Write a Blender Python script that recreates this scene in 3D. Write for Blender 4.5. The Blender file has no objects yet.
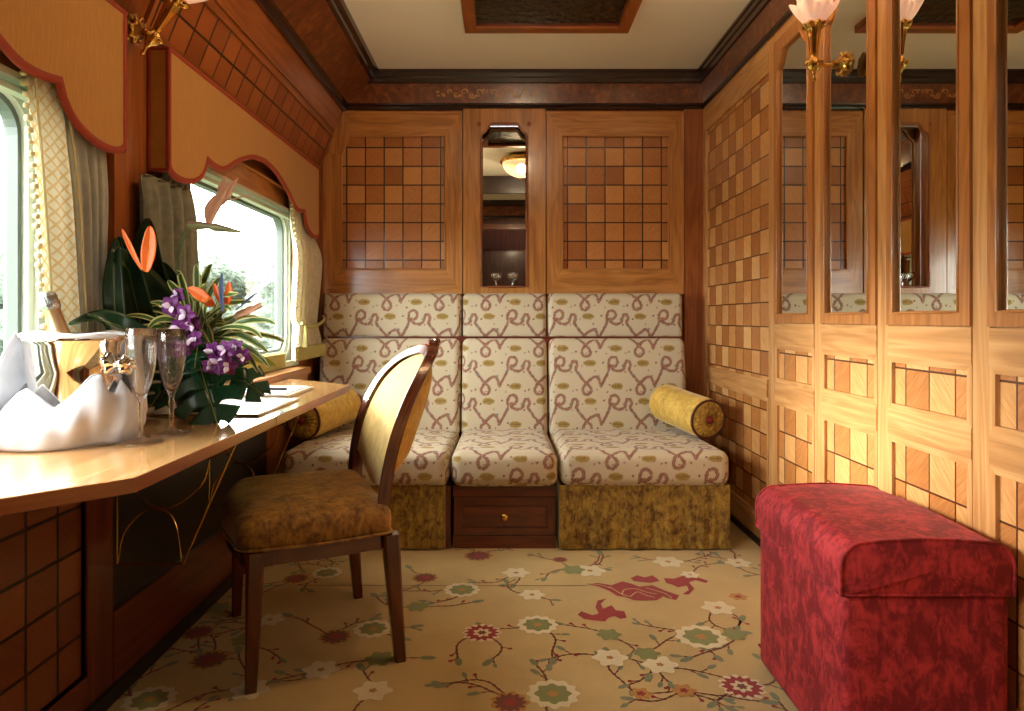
import bpy, bmesh, math, random
import numpy as np
from mathutils import Vector, Matrix
from mathutils.geometry import tessellate_polygon
random.seed(7); rng = np.random.RandomState(11)
SC = bpy.context.scene
COL = SC.collection
PI = math.pi

# ------------------------------------------------------------------ camera
F = 24.0*1024/36.0
cam_d = bpy.data.cameras.new('camera'); cam = bpy.data.objects.new('camera', cam_d); COL.objects.link(cam)
cam_d.sensor_width = 36; cam_d.lens = 24.0; cam_d.clip_start = 0.02
cam_d.shift_x = 7/1024; cam_d.shift_y = (318-355.5)/1024
cam.location = (0, 0, 1.0); cam.rotation_euler = (PI/2, 0, 0)
SC.camera = cam

# ------------------------------------------------------------------ colour management, world
SC.view_settings.view_transform = 'Standard'
SC.view_settings.look = 'None'
SC.view_settings.exposure = 0.12
SC.view_settings.gamma = 1.0
SC.view_settings.use_curve_mapping = False
SKY = 21.0
w = bpy.data.worlds.new('overcast'); SC.world = w; w.use_nodes = True
nt = w.node_tree; nt.nodes.clear()
tc = nt.nodes.new('ShaderNodeTexCoord'); sp = nt.nodes.new('ShaderNodeSeparateXYZ')
rp = nt.nodes.new('ShaderNodeValToRGB'); bg = nt.nodes.new('ShaderNodeBackground'); wo = nt.nodes.new('ShaderNodeOutputWorld')
nt.links.new(tc.outputs['Generated'], sp.inputs[0]); nt.links.new(sp.outputs['Z'], rp.inputs[0])
rp.color_ramp.elements[0].position = 0.0; rp.color_ramp.elements[0].color = (0.86, 0.92, 0.93, 1)
rp.color_ramp.elements[1].position = 0.5; rp.color_ramp.elements[1].color = (1.0, 1.0, 0.98, 1)
nt.links.new(rp.outputs[0], bg.inputs[0]); bg.inputs[1].default_value = SKY
nt.links.new(bg.outputs[0], wo.inputs[0])

def lamp(name, kind, loc, energy, color, rot=(0,0,0), size=None, size_y=None, portal=False, angle=None):
    d = bpy.data.lights.new(name, kind); o = bpy.data.objects.new(name, d); COL.objects.link(o)
    o.location = loc; o.rotation_euler = rot; d.energy = energy; d.color = color
    if kind == 'AREA':
        d.shape = 'RECTANGLE'; d.size = size; d.size_y = size_y or size
        if portal: d.cycles.is_portal = True
    elif kind == 'SUN': d.angle = angle
    else: d.shadow_soft_size = size
    return o
# the openings of the two windows guide the daylight sampling
WZ0, WZ1 = 0.84, 1.485
WY = {1: (0.50, 1.525), 2: (2.30, 3.325)}
for n, (a, b) in WY.items():
    lamp('window_daylight_portal', 'AREA', (-1.13, (a+b)/2, (WZ0+WZ1)/2), 1, (1,1,1), (0, -PI/2, 0), WZ1-WZ0, b-a, portal=True)
# soft hazy sun coming in from the window side
sun_dir = Vector((1.0, -0.30, -0.27)).normalized()
lamp('hazy_sun', 'SUN', (-4, 4, 4), 9.0, (1.0, 0.95, 0.88), sun_dir.to_track_quat('-Z', 'Y').to_euler(), angle=math.radians(16))
WARM = (1.0, 0.72, 0.42)
DOME = (0.14, 2.0)
lamp('dome_bulb', 'POINT', (DOME[0], DOME[1], 2.14), 26, (1.0, 0.76, 0.50), size=0.10)

# ------------------------------------------------------------------ helpers
def srgb(r, g, b):
    def c(x):
        x /= 255.0
        return x/12.92 if x <= 0.04045 else ((x+0.055)/1.055)**2.4
    return (c(r), c(g), c(b), 1)

def P(px, py, D):
    return Vector(((px-505)/F*D, D, 1-(py-318)/F*D))

class N:
    def __init__(s, name):
        s.m = bpy.data.materials.new(name); s.m.use_nodes = True; s.t = s.m.node_tree; s.t.nodes.clear()
        s.out = s.t.nodes.new('ShaderNodeOutputMaterial')
        s.b = s.t.nodes.new('ShaderNodeBsdfPrincipled'); s.t.links.new(s.b.outputs[0], s.out.inputs[0])
    def n(s, typ, **kw):
        x = s.t.nodes.new('ShaderNode'+typ)
        for k, v in kw.items(): setattr(x, k, v)
        return x
    def l(s, a, b): s.t.links.new(a, b)
    def val(s, node_in, v):
        if hasattr(v, 'links'): s.l(v, node_in)
        else: node_in.default_value = v
    def math(s, op, a, b=None, c=None):
        x = s.n('Math', operation=op)
        s.val(x.inputs[0], a)
        if b is not None: s.val(x.inputs[1], b)
        if c is not None: s.val(x.inputs[2], c)
        return x.outputs[0]
    def mix(s, f, a, b, blend='MIX'):
        x = s.n('Mix', data_type='RGBA', blend_type=blend)
        s.val(x.inputs[0], f); s.val(x.inputs[6], a); s.val(x.inputs[7], b)
        return x.outputs[2]
    def ramp(s, f, stops):
        x = s.n('ValToRGB'); s.val(x.inputs[0], f)
        el = x.color_ramp.elements
        while len(el) < len(stops): el.new(0.5)
        for e, (p, c) in zip(el, stops): e.position = p; e.color = c if len(c) == 4 else (*c, 1)
        return x.outputs[0]
    def noise(s, vec, scale, detail=3, rough=0.5, dist=0.0):
        x = s.n('TexNoise'); s.val(x.inputs['Vector'], vec)
        x.inputs['Scale'].default_value = scale; x.inputs['Detail'].default_value = detail
        x.inputs['Roughness'].default_value = rough; x.inputs['Distortion'].default_value = dist
        return x.outputs[0]
    def mapping(s, vec, scale=(1,1,1), rot=(0,0,0), loc=(0,0,0)):
        x = s.n('Mapping'); s.val(x.inputs[0], vec)
        x.inputs[1].default_value = loc; x.inputs[2].default_value = rot; x.inputs[3].default_value = scale
        return x.outputs[0]
    def bump(s, h, strength=0.3, dist=0.002):
        x = s.n('Bump'); s.val(x.inputs['Height'], h)
        x.inputs['Strength'].default_value = strength; x.inputs['Distance'].default_value = dist
        s.l(x.outputs[0], s.b.inputs['Normal'])
    def set(s, **kw):
        for k, v in kw.items(): s.val(s.b.inputs[k.replace('_', ' ')], v)
        return s.m

def simple(name, col, rough=0.5, **kw):
    n = N(name); n.set(Base_Color=col, Roughness=rough, **kw); return n.m

def wood(name, dark, mid, light, rough=0.3, coat=0.3, figure=1.0):
    n = N(name); uv = n.n('UVMap').outputs[0]
    v = n.mapping(uv, (1.2, 34, 1))
    wv = n.noise(n.mapping(uv, (1.1, 9, 1)), 1.3, 2, 0.5, 0.5)
    rings = n.math('SINE', n.math('MULTIPLY', wv, 40*figure))
    rings = n.math('MULTIPLY_ADD', rings, 0.5, 0.5)
    fine = n.noise(n.mapping(uv, (6, 240, 1)), 1.0, 3, 0.6)
    big = n.noise(v, 1.0, 3, 0.6, 0.6)
    f = n.math('ADD', n.math('MULTIPLY', rings, 0.16), n.math('MULTIPLY', big, 0.60))
    f = n.math('ADD', f, n.math('MULTIPLY', fine, 0.22))
    c = n.ramp(f, [(0.22, dark), (0.5, mid), (0.82, light)])
    n.bump(fine, 0.12, 0.001)
    return n.set(Base_Color=c, Roughness=rough, Coat_Weight=coat, Coat_Roughness=0.12)

PARW = 0.20
def tile_wood(name, cols, groove, size=0.106, gw=0.02, PARW=0.20, rough=0.32, coat=0.25):
    """square parquet tiles, alternate diagonal grain, dark inlay lines; UV in metres"""
    n = N(name); uv = n.n('UVMap').outputs[0]
    s = n.mapping(uv, (1/size, 1/size, 1))
    sx = n.n('SeparateXYZ'); n.l(s, sx.inputs[0]); x, y = sx.outputs[0], sx.outputs[1]
    fx, fy = n.math('FLOOR', x), n.math('FLOOR', y)
    cb = n.n('CombineXYZ'); n.l(fx, cb.inputs[0]); n.l(fy, cb.inputs[1])
    wn = n.n('TexWhiteNoise', noise_dimensions='2D'); n.l(cb.outputs[0], wn.inputs[0])
    par = n.math('MODULO', n.math('ABSOLUTE', n.math('ADD', fx, fy)), 2.0)
    g1 = n.noise(n.mapping(n.mapping(uv, (1,1,1), (0, 0, PI/4)), (14, 150, 1)), 1.0, 3, 0.6)
    g2 = n.noise(n.mapping(n.mapping(uv, (1,1,1), (0, 0, -PI/4)), (14, 150, 1)), 1.0, 3, 0.6)
    mg = n.mix(par, g1, g2)
    f = n.math('ADD', n.math('MULTIPLY', par, PARW), n.math('MULTIPLY', wn.outputs[0], 0.68-PARW))
    f = n.math('ADD', f, n.math('MULTIPLY', n.n('RGBToBW').outputs[0], 0.0))
    bw = n.n('RGBToBW'); n.l(mg, bw.inputs[0])
    f = n.math('ADD', n.math('MULTIPLY', f, 0.85), n.math('MULTIPLY_ADD', bw.outputs[0], 0.75, -0.18))
    c = n.ramp(f, [(0.12, cols[0]), (0.45, cols[1]), (0.85, cols[2])])
    def edge(a):
        fr = n.math('FRACT', a)
        return n.math('MINIMUM', fr, n.math('SUBTRACT', 1.0, fr))
    e = n.math('MINIMUM', edge(x), edge(y))
    line = n.math('LESS_THAN', e, gw)
    c = n.mix(line, c, groove)
    h = n.math('SMOOTH_MIN', e, 0.05, 0.02)
    n.bump(h, 0.6, 0.02)
    return n.set(Base_Color=c, Roughness=rough, Coat_Weight=coat, Coat_Roughness=0.15)

def velvet(name, dark, light, scale=14, sheen=(1,0.9,0.6,1), sw=0.5, lo=0.42, hi=0.60):
    n = N(name); tcn = n.n('TexCoord').outputs['Object']
    a = n.noise(tcn, scale, 5, 0.62, 0.5); b = n.noise(n.mapping(tcn, (1, 1, 0.45)), scale*4.5, 3, 0.6)
    f = n.math('ADD', n.math('MULTIPLY', a, 0.72), n.math('MULTIPLY', b, 0.28))
    sw_ = n.noise(n.mapping(tcn, (1, 1, 0.5)), scale*2.2, 4, 0.7, 1.5)
    f = n.math('ADD', n.math('MULTIPLY', f, 0.6), n.math('MULTIPLY', sw_, 0.4))
    c = n.ramp(f, [(lo, dark), (hi, light)])
    n.bump(n.noise(tcn, 420, 2), 0.25, 0.0015)
    return n.set(Base_Color=c, Roughness=0.75, Sheen_Weight=sw, Sheen_Roughness=0.35, Sheen_Tint=sheen)

M = {}
M['oak'] = wood('honey_oak', srgb(132,80,36), srgb(180,120,60), srgb(208,150,86))
M['oak_light'] = wood('pale_varnished_oak', srgb(158,104,56), srgb(200,144,86), srgb(222,176,118))
M['oak_mirror'] = wood('dimmed_mirror_oak', srgb(138,82,36), srgb(176,112,56), srgb(200,138,80))  # mirror frame oak, the dimmer light of the upper wall put into its colour
M['mahogany'] = wood('mahogany', srgb(58,22,12), srgb(92,38,20), srgb(122,56,30), 0.28, 0.4)
M['dark'] = wood('dark_cornice_wood', srgb(22,9,7), srgb(40,16,11), srgb(56,26,17), 0.25, 0.5)
M['oak_red'] = wood('reddish_cherry_wood', srgb(106,54,22), srgb(146,80,36), srgb(174,106,54))
M['table_top'] = wood('pale_polished_table_veneer', srgb(158,106,58), srgb(196,146,90), srgb(220,176,122), 0.14, 0.8, 0.5)
M['walnut'] = wood('walnut_frame_wood', srgb(52,22,12), srgb(90,42,22), srgb(118,62,34), 0.25, 0.5)
M['tile_back'] = tile_wood('parquet_square_marquetry', [srgb(148,88,42), srgb(178,114,60), srgb(208,148,84)], srgb(54,24,10), gw=.036)
M['tile_right'] = tile_wood('pale_square_marquetry', [srgb(158,96,46), srgb(190,126,68), srgb(228,178,114)], srgb(84,44,18), gw=.026, PARW=.36)
M['tile_slope'] = tile_wood('reddish_square_marquetry', [srgb(132,66,28), srgb(150,80,36), srgb(166,94,44)], srgb(40,16,10), gw=.04)
M['tile_shaded'] = tile_wood('shade_darkened_square_marquetry', [srgb(92,46,24), srgb(112,60,32), srgb(130,74,40)], srgb(30,12,8), gw=.04)  # lower left wall tiles, with the shade there put into their colour
def burl():
    n = N('burl_veneer'); t = n.n('TexCoord').outputs['Object']
    a = n.noise(t, 9, 6, 0.65, 1.8); b = n.noise(t, 34, 3, 0.6, 0.6)
    f = n.math('ADD', n.math('MULTIPLY', a, 0.7), n.math('MULTIPLY', b, 0.3))
    c = n.ramp(f, [(0.32, srgb(56,24,14)), (0.5, srgb(104,52,26)), (0.66, srgb(142,82,42))])
    return n.set(Base_Color=c, Roughness=0.28, Coat_Weight=0.4, Coat_Roughness=0.12)
M['burl'] = burl()
M['inlay'] = simple('gold_marquetry_inlay', srgb(176,122,60), 0.4)
M['ceiling'] = simple('cream_ceiling_paint', srgb(243,239,228), 0.6)
M['brass'] = simple('polished_brass', srgb(214,168,88), 0.16, Metallic=1.0)
M['brass_dark'] = simple('antique_brass', srgb(150,108,52), 0.28, Metallic=1.0)
M['silver'] = simple('polished_silver', srgb(232,228,222), 0.05, Metallic=1.0)
M['mirror'] = simple('mirror_glass', (0.80, 0.83, 0.78, 1), 0.0, Metallic=1.0)
M['velvet_gold'] = velvet('gold_velvet', srgb(120,84,18), srgb(206,168,70), 16)
M['velvet_pale'] = velvet('pale_gold_velvet', srgb(156,112,24), srgb(226,186,88), 20, lo=0.3, hi=0.6)
M['velvet_olive'] = velvet('olive_brown_velvet', srgb(88,58,14), srgb(176,144,58), 18)
M['velvet_seat'] = velvet('bronze_velvet', srgb(92,58,18), srgb(176,128,52), 14, sw=0.4)
M['velvet_red'] = velvet('crushed_red_velvet', srgb(126,8,20), srgb(192,48,50), 15, (1,0.45,0.4,1), 0.12, 0.46, 0.58)
M['crimson'] = simple('crimson_button', srgb(120,20,26), 0.6)
M['piping_brown'] = simple('brown_piping', srgb(86,42,22), 0.7)
def pelmet_mat():
    n = N('ochre_pelmet_cloth'); t = n.n('TexCoord').outputs['Object']
    f = n.noise(n.mapping(t, (1, 60, 6)), 4, 2)
    c = n.ramp(f, [(0.3, srgb(170,116,40)), (0.7, srgb(184,128,50))])
    n.bump(n.noise(t, 500, 2), 0.2, 0.001)
    return n.set(Base_Color=c, Roughness=0.85, Sheen_Weight=0.2)
M['pelmet'] = pelmet_mat()
M['trim_red'] = simple('rust_red_braid', srgb(150,56,32), 0.8)
def cloth(name, a, b, sc=(1,1,1), trans=0.0, pat=None):
    n = N(name); t = n.n('TexCoord').outputs['Object']
    f = n.noise(n.mapping(t, sc), 40, 3)
    c = n.ramp(f, [(0.3, a), (0.7, b)])
    if pat:
        uv = n.n('UVMap').outputs[0]
        def lat(ang):
            m = n.mapping(uv, (1,1,1), (0,0,ang)); s = n.n('SeparateXYZ'); n.l(m, s.inputs[0])
            return n.math('GREATER_THAN', n.math('SINE', n.math('MULTIPLY', s.outputs[0], 2*PI/0.022)), 0.72)
        l = n.math('MAXIMUM', lat(0.9), lat(-0.9))
        l = n.math('MULTIPLY', l, n.math('MULTIPLY_ADD', n.noise(uv, 30, 3), 0.9, 0.25))
        c = n.mix(l, c, pat)
    n.set(Base_Color=c, Roughness=0.9)
    if trans:
        tr = n.n('BsdfTranslucent'); n.l(c, tr.inputs[0]); mx = n.n('MixShader'); mx.inputs[0].default_value = trans
        n.l(n.b.outputs[0], mx.inputs[1]); n.l(tr.outputs[0], mx.inputs[2]); n.l(mx.outputs[0], n.out.inputs[0])
    return n.m
M['drape_grey'] = cloth('grey_green_drape', srgb(182,184,172), srgb(198,198,186), trans=0.3)
M['drape_dark'] = cloth('grey_green_drape_lined', srgb(104,104,90), srgb(128,126,108), trans=0.04)
M['drape_cream'] = cloth('cream_drape', srgb(214,206,180), srgb(232,224,200), trans=0.3)
M['drape_pattern'] = cloth('pale_lattice_fabric', srgb(226,224,210), srgb(236,234,222), trans=0.4, pat=srgb(214,186,124))
M['fringe'] = simple('cream_tassel_fringe', srgb(206,192,146), 0.85)
M['fringe_gold'] = simple('gold_green_fringe', srgb(186,180,116), 0.8)
M['napkin'] = cloth('white_linen', srgb(216,216,220), srgb(226,226,230), trans=0.22)
M['paper'] = simple('white_paper', srgb(240,238,230), 0.6)
M['leather'] = simple('cream_leather_writing_pad', srgb(226,220,204), 0.22, Coat_Weight=0.5)
M['metal_win'] = simple('pale_painted_window_frame', srgb(186,192,176), 0.4)
M['metal_dark'] = simple('grey_window_gasket', srgb(84,92,84), 0.5)
M['black'] = simple('black_skirting', srgb(14,12,12), 0.5)
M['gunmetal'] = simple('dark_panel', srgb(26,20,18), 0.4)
M['pen'] = simple('dark_pen', srgb(40,44,54), 0.25)
def bronze_panel():
    n = N('embossed_dark_bronze'); t = n.n('TexCoord').outputs['Object']
    v = n.n('TexVoronoi'); n.l(n.mapping(t, (1,1,1)), v.inputs['Vector']); v.inputs['Scale'].default_value = 26
    wv = n.noise(t, 18, 4, 0.6, 2.5)
    h = n.math('ADD', v.outputs[0], wv)
    c = n.ramp(wv, [(0.4, srgb(38,34,22)), (0.62, srgb(86,76,48))])
    n.bump(h, 0.9, 0.01)
    return n.set(Base_Color=c, Roughness=0.38, Metallic=0.75)
M['bronze'] = bronze_panel()
def glass_thin(name, tint=(1,1,1,1), refl=0.08):
    n = N(name); n.t.nodes.remove(n.b)
    a = n.n('BsdfTransparent'); a.inputs[0].default_value = tint
    g = n.n('BsdfGlossy'); g.inputs['Roughness'].default_value = 0.0
    fr = n.n('Fresnel'); fr.inputs[0].default_value = 1.5
    mx = n.n('MixShader'); n.l(fr.outputs[0], mx.inputs[0]); n.l(a.outputs[0], mx.inputs[1]); n.l(g.outputs[0], mx.inputs[2])
    n.l(mx.outputs[0], n.out.inputs[0]); return n.m
M['pane'] = glass_thin('window_glass', (0.93,0.96,0.94,1))
def crystal():
    n = N('cut_crystal'); n.t.nodes.remove(n.b)
    g = n.n('BsdfGlass'); g.inputs['IOR'].default_value = 1.5; g.inputs['Roughness'].default_value = 0.0
    a = n.n('BsdfTransparent'); mx = n.n('MixShader'); mx.inputs[0].default_value = 0.15
    n.l(g.outputs[0], mx.inputs[1]); n.l(a.outputs[0], mx.inputs[2]); n.l(mx.outputs[0], n.out.inputs[0]); return n.m
M['crystal'] = crystal()
def glow(name, col, e, base):
    n = N(name); t = n.n('TexCoord').outputs['Object']
    f = n.noise(t, 60, 3, 0.6, 1.0); c = n.ramp(f, [(0.35, col), (0.7, base)])
    n.set(Base_Color=base, Roughness=0.35, Emission_Color=c, Emission_Strength=e)
    tr = n.n('BsdfTransparent'); mx = n.n('MixShader'); mx.inputs[0].default_value = 0.2
    n.l(n.b.outputs[0], mx.inputs[1]); n.l(tr.outputs[0], mx.inputs[2]); n.l(mx.outputs[0], n.out.inputs[0]); return n.m
M['shade'] = glow('lit_rose_glass', srgb(255,190,150), 0.25, srgb(250,222,208))
M['dome'] = glow('lit_alabaster_dome', srgb(255,206,140), 0.8, srgb(255,236,206))
# plants
def leafmat(name, a, b, rough=0.4, edge=None, trans=0.15):
    n = N(name); uv = n.n('UVMap').outputs[0]
    s = n.n('SeparateXYZ'); n.l(uv, s.inputs[0])
    f = n.noise(n.mapping(uv, (3, 14, 1)), 3, 3)
    c = n.ramp(f, [(0.3, a), (0.7, b)])
    mid = n.math('LESS_THAN', n.math('ABSOLUTE', s.outputs[1]), 0.04)
    c = n.mix(n.math('MULTIPLY', mid, 0.5), c, srgb(150,170,96))
    if edge:
        e = n.math('GREATER_THAN', n.math('ABSOLUTE', s.outputs[1]), 0.58); c = n.mix(e, c, edge)
    n.set(Base_Color=c, Roughness=rough)
    tr = n.n('BsdfTranslucent'); n.l(c, tr.inputs[0]); mx = n.n('MixShader'); mx.inputs[0].default_value = trans
    n.l(n.b.outputs[0], mx.inputs[1]); n.l(tr.outputs[0], mx.inputs[2]); n.l(mx.outputs[0], n.out.inputs[0])
    return n.m
M['leaf_dark'] = leafmat('deep_green_leaf', srgb(14,42,24), srgb(26,66,36), 0.3, trans=0.05)
M['leaf_monstera'] = leafmat('glossy_monstera', srgb(14,52,34), srgb(26,82,50), 0.25)
M['leaf_striped'] = leafmat('cream_edged_leaf', srgb(52,88,30), srgb(84,120,44), 0.4, srgb(220,220,150), 0.2)
M['leaf_lime'] = leafmat('lime_leaf', srgb(120,140,30), srgb(170,180,60), 0.4)
M['stem'] = simple('grey_green_stem', srgb(96,112,78), 0.5)
M['petal_orange'] = leafmat('orange_petal', srgb(232,96,22), srgb(248,132,50), 0.5, trans=0.3)
M['petal_pink'] = leafmat('faded_salmon_petal', srgb(208,140,104), srgb(226,170,130), 0.5, trans=0.2)
M['petal_blue'] = simple('steel_blue_petal', srgb(58,74,110), 0.5)
M['beak'] = leafmat('grey_pink_beak', srgb(112,112,92), srgb(168,120,98), 0.45, trans=0.05)
M['orchid'] = leafmat('purple_orchid', srgb(92,22,92), srgb(144,50,140), 0.5, trans=0.25)
M['orchid_white'] = simple('white_violet_lip', srgb(232,214,238), 0.5)
M['bottle'] = simple('pale_gold_foil', srgb(196,158,112), 0.3, Metallic=0.7)
M['bottle_glass'] = simple('dark_green_bottle', srgb(24,40,20), 0.08, Coat_Weight=0.5)
M['foil_silver'] = simple('crinkled_silver_foil', srgb(190,188,180), 0.25, Metallic=0.9)
M['label'] = simple('ochre_neck_label', srgb(178,140,40), 0.5)
M['vase'] = simple('dark_ceramic', srgb(40,36,30), 0.3)
def attr_fabric(name):
    n = N(name); a = n.n('Attribute'); a.attribute_name = 'weave'
    t = n.n('TexCoord').outputs['Object']
    v = n.math('MULTIPLY_ADD', n.noise(t, 300, 2), 0.16, 0.92)
    c = n.mix(1.0, a.outputs['Color'], v, 'MULTIPLY')
    n.bump(n.noise(t, 600, 2), 0.2, 0.001)
    return n.set(Base_Color=c, Roughness=0.8, Sheen_Weight=0.1)
M['brocade'] = attr_fabric('cream_paisley_brocade')
def carpet(name, a, b):
    n = N(name); t = n.n('TexCoord').outputs['Object']
    f = n.math('ADD', n.math('MULTIPLY', n.noise(t, 240, 3, 0.7), 0.5), n.math('MULTIPLY', n.noise(t, 3, 4, 0.6), 0.5))
    c = n.ramp(f, [(0.35, a), (0.65, b)])
    n.bump(n.noise(t, 500, 3), 0.7, 0.004)
    return n.set(Base_Color=c, Roughness=0.95, Sheen_Weight=0.15)
CP = {'base': carpet('sand_wool_pile', srgb(174,146,88), srgb(206,178,116)),
      'cream': carpet('cream_wool', srgb(206,192,150), srgb(222,210,172)),
      'green': carpet('sage_wool', srgb(116,120,58), srgb(140,142,78)),
      'leaf': carpet('grey_green_wool', srgb(112,120,84), srgb(134,138,98)),
      'red': carpet('crimson_wool', srgb(138,24,16), srgb(160,36,24)),
      'brown': carpet('maroon_wool', srgb(104,48,24), srgb(126,62,34)),
      'gold': carpet('ochre_wool', srgb(168,116,40), srgb(190,136,56)),
      'seam': carpet('carpet_seam', srgb(96,64,30), srgb(110,76,38))}
M['foliage'] = None
def foliage(name, a, b):
    n = N(name); t = n.n('TexCoord').outputs['Object']
    c = n.ramp(n.noise(t, 3, 5, 0.7), [(0.35, a), (0.65, b)])
    n.bump(n.noise(t, 6, 4), 1.0, 0.3)
    return n.set(Base_Color=c, Roughness=0.9)

# ---- mesh builder
def link(o, parent=None):
    COL.objects.link(o)
    if parent is not None: o.parent = parent
    return o
class MB:
    def __init__(s): s.v = []; s.f = []; s.uv = []; s.mi = []; s.mats = []
    def mat(s, m):
        if m not in s.mats: s.mats.append(m)
        return s.mats.index(m)
    def face(s, pts, uvs, m):
        b = len(s.v); s.v += [tuple(p) for p in pts]; s.f.append(list(range(b, b+len(pts)))); s.uv += [tuple(u) for u in uvs]; s.mi.append(s.mat(m))
    def grid(s, pts, uvs, m, closed_u=False, closed_v=False):
        """pts[i][j]; shared verts"""
        nu, nv = len(pts), len(pts[0]); b = len(s.v); k = s.mat(m)
        for r in pts: s.v += [tuple(p) for p in r]
        for i in range(nu if closed_u else nu-1):
            for j in range(nv if closed_v else nv-1):
                i2, j2 = (i+1) % nu, (j+1) % nv
                s.f.append([b+i*nv+j, b+i2*nv+j, b+i2*nv+j2, b+i*nv+j2])
                def U(a, c, aa, cc):
                    return tuple(uvs[a][c]) if uvs else (aa*0.03, cc*0.03)
                s.uv += [U(i, j, i, j), U(i2, j, i+1, j), U(i2, j2, i+1, j+1), U(i, j2, i, j+1)]; s.mi.append(k)
    def build(s, name, parent=None, smooth=False, bevel=0, weld=False, sub=0, origin=None, solid=0, auto=None):
        me = bpy.data.meshes.new(name)
        o0 = Vector(origin) if origin is not None else Vector((0,0,0))
        if parent is not None and origin is None: o0 = Vector(parent.get('_w', (0,0,0)))
        me.from_pydata([tuple(Vector(p)-o0) for p in s.v], [], s.f)
        ul = me.uv_layers.new(name='UVMap'); ul.data.foreach_set('uv', np.array(s.uv, dtype=np.float32).ravel())
        for m in s.mats: me.materials.append(m)
        me.polygons.foreach_set('material_index', s.mi)
        if weld or True:
            bm = bmesh.new(); bm.from_mesh(me)
            if weld: bmesh.ops.remove_doubles(bm, verts=bm.verts, dist=1e-5)
            bmesh.ops.recalc_face_normals(bm, faces=bm.faces); bm.to_mesh(me); bm.free()
        if smooth: me.polygons.foreach_set('use_smooth', [True]*len(me.polygons))
        me.update()
        ob = bpy.data.objects.new(name, me); link(ob, parent)
        if origin is not None or parent is None: ob.location = o0 if parent is None else o0-Vector(parent.get('_w', (0,0,0)))
        ob['_w'] = tuple(o0)
        if solid: md = ob.modifiers.new('thick', 'SOLIDIFY'); md.thickness = solid; md.offset = 0
        if bevel: md = ob.modifiers.new('bevel', 'BEVEL'); md.width = bevel; md.segments = 2; md.limit_method = 'ANGLE'; md.angle_limit = math.radians(40)
        if sub: md = ob.modifiers.new('sub', 'SUBSURF'); md.levels = sub; md.render_levels = sub
        return ob

def tag(o, label=None, cat=None, group=None, kind=None):
    if label: o['label'] = label
    if cat: o['category'] = cat
    if group: o['group'] = group
    if kind: o['kind'] = kind
    return o
def empty(name, loc, label, cat, group=None, kind=None):
    o = bpy.data.objects.new(name, None); COL.objects.link(o); o.location = loc; o.empty_display_size = 0.05
    o['_w'] = tuple(loc)
    return tag(o, label, cat, group, kind)

XR, XL, YB = 1.133, -1.05, 3.868
R_ = lambda u, v, w_: Vector((XR-w_, u, v))
L_ = lambda u, v, w_: Vector((XL+w_, u, v))
B_ = lambda u, v, w_: Vector((u, YB-w_, v))
SA, SB = Vector((-0.915, 0, 2.17)), Vector((-1.045, 0, 1.846))
SLEN = (SA-SB).length; SD = (SA-SB)/SLEN; SN = Vector((SD.z, 0, -SD.x))
S_ = lambda u, v, w_: SB + SD*v + SN*w_ + Vector((0, u, 0))
I_ = lambda x, y, z: Vector((x, y, z))

def plate(mb, T, outer, w0, w1, m, holes=(), grain='v', uvorg=None, back=False):
    """polygon (u,v) with holes, extruded from w0 to w1 (w1 faces the room)"""
    ox, oy = (random.uniform(0, 40), random.uniform(0, 40)) if uvorg is None else uvorg
    def UV(p): 
        if grain == 'v': return (p[1]+ox, p[0]+oy)
        return (p[0]+ox, p[1]+oy)
    loops = [list(outer)] + [list(h) for h in holes]
    if len(loops) == 1 and len(outer) <= 4:
        mb.face([T(p[0], p[1], w1) for p in outer], [UV(p) for p in outer], m)
        if back: mb.face([T(p[0], p[1], w0) for p in reversed(outer)], [UV(p) for p in reversed(outer)], m)
    else:
        flat = [p for l in loops for p in l]
        tris = tessellate_polygon([[Vector((p[0], p[1], 0)) for p in l] for l in loops])
        for t in tris:
            mb.face([T(flat[i][0], flat[i][1], w1) for i in t], [UV(flat[i]) for i in t], m)
            if back: mb.face([T(flat[i][0], flat[i][1], w0) for i in reversed(t)], [UV(flat[i]) for i in reversed(t)], m)
    for l in loops:
        for i in range(len(l)):
            a, b = l[i], l[(i+1) % len(l)]
            ua, ub = UV(a), UV(b)
            mb.face([T(a[0], a[1], w0), T(b[0], b[1], w0), T(b[0], b[1], w1), T(a[0], a[1], w1)],
                    [(ua[0], ua[1]+0.02), (ub[0], ub[1]+0.02), ub, ua], m)
def rect(a, b, c, d): return [(a, c), (b, c), (b, d), (a, d)]
def bar(mb, T, u0, u1, v0, v1, w0, w1, m, grain=None, back=True):
    if grain is None: grain = 'u' if abs(u1-u0) > abs(v1-v0) else 'v'
    plate(mb, T, rect(u0, u1, v0, v1), w0, w1, m, grain=grain, back=back)
def box(mb, x0, x1, y0, y1, z0, z1, m):
    d = [x1-x0, y1-y0, z1-z0]
    # grain along the longest side
    k = d.index(max(d)); 
    c = [Vector((x, y, z)) for x in (x0, x1) for y in (y0, y1) for z in (z0, z1)]
    idx = [(0,1,3,2), (4,6,7,5), (0,4,5,1), (2,3,7,6), (0,2,6,4), (1,5,7,3)]
    off = (random.uniform(0, 40), random.uniform(0, 40))
    for f in idx:
        pts = [c[i] for i in f]
        ax = [a for a in range(3) if max(p[a] for p in pts)-min(p[a] for p in pts) > 1e-9]
        if len(ax) < 2: ax = [0, 1]
        a, b = (ax[0], ax[1]) if ax[0] == k else (ax[1], ax[0])
        mb.face(pts, [(p[a]+off[0], p[b]+off[1]) for p in pts], m)
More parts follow.
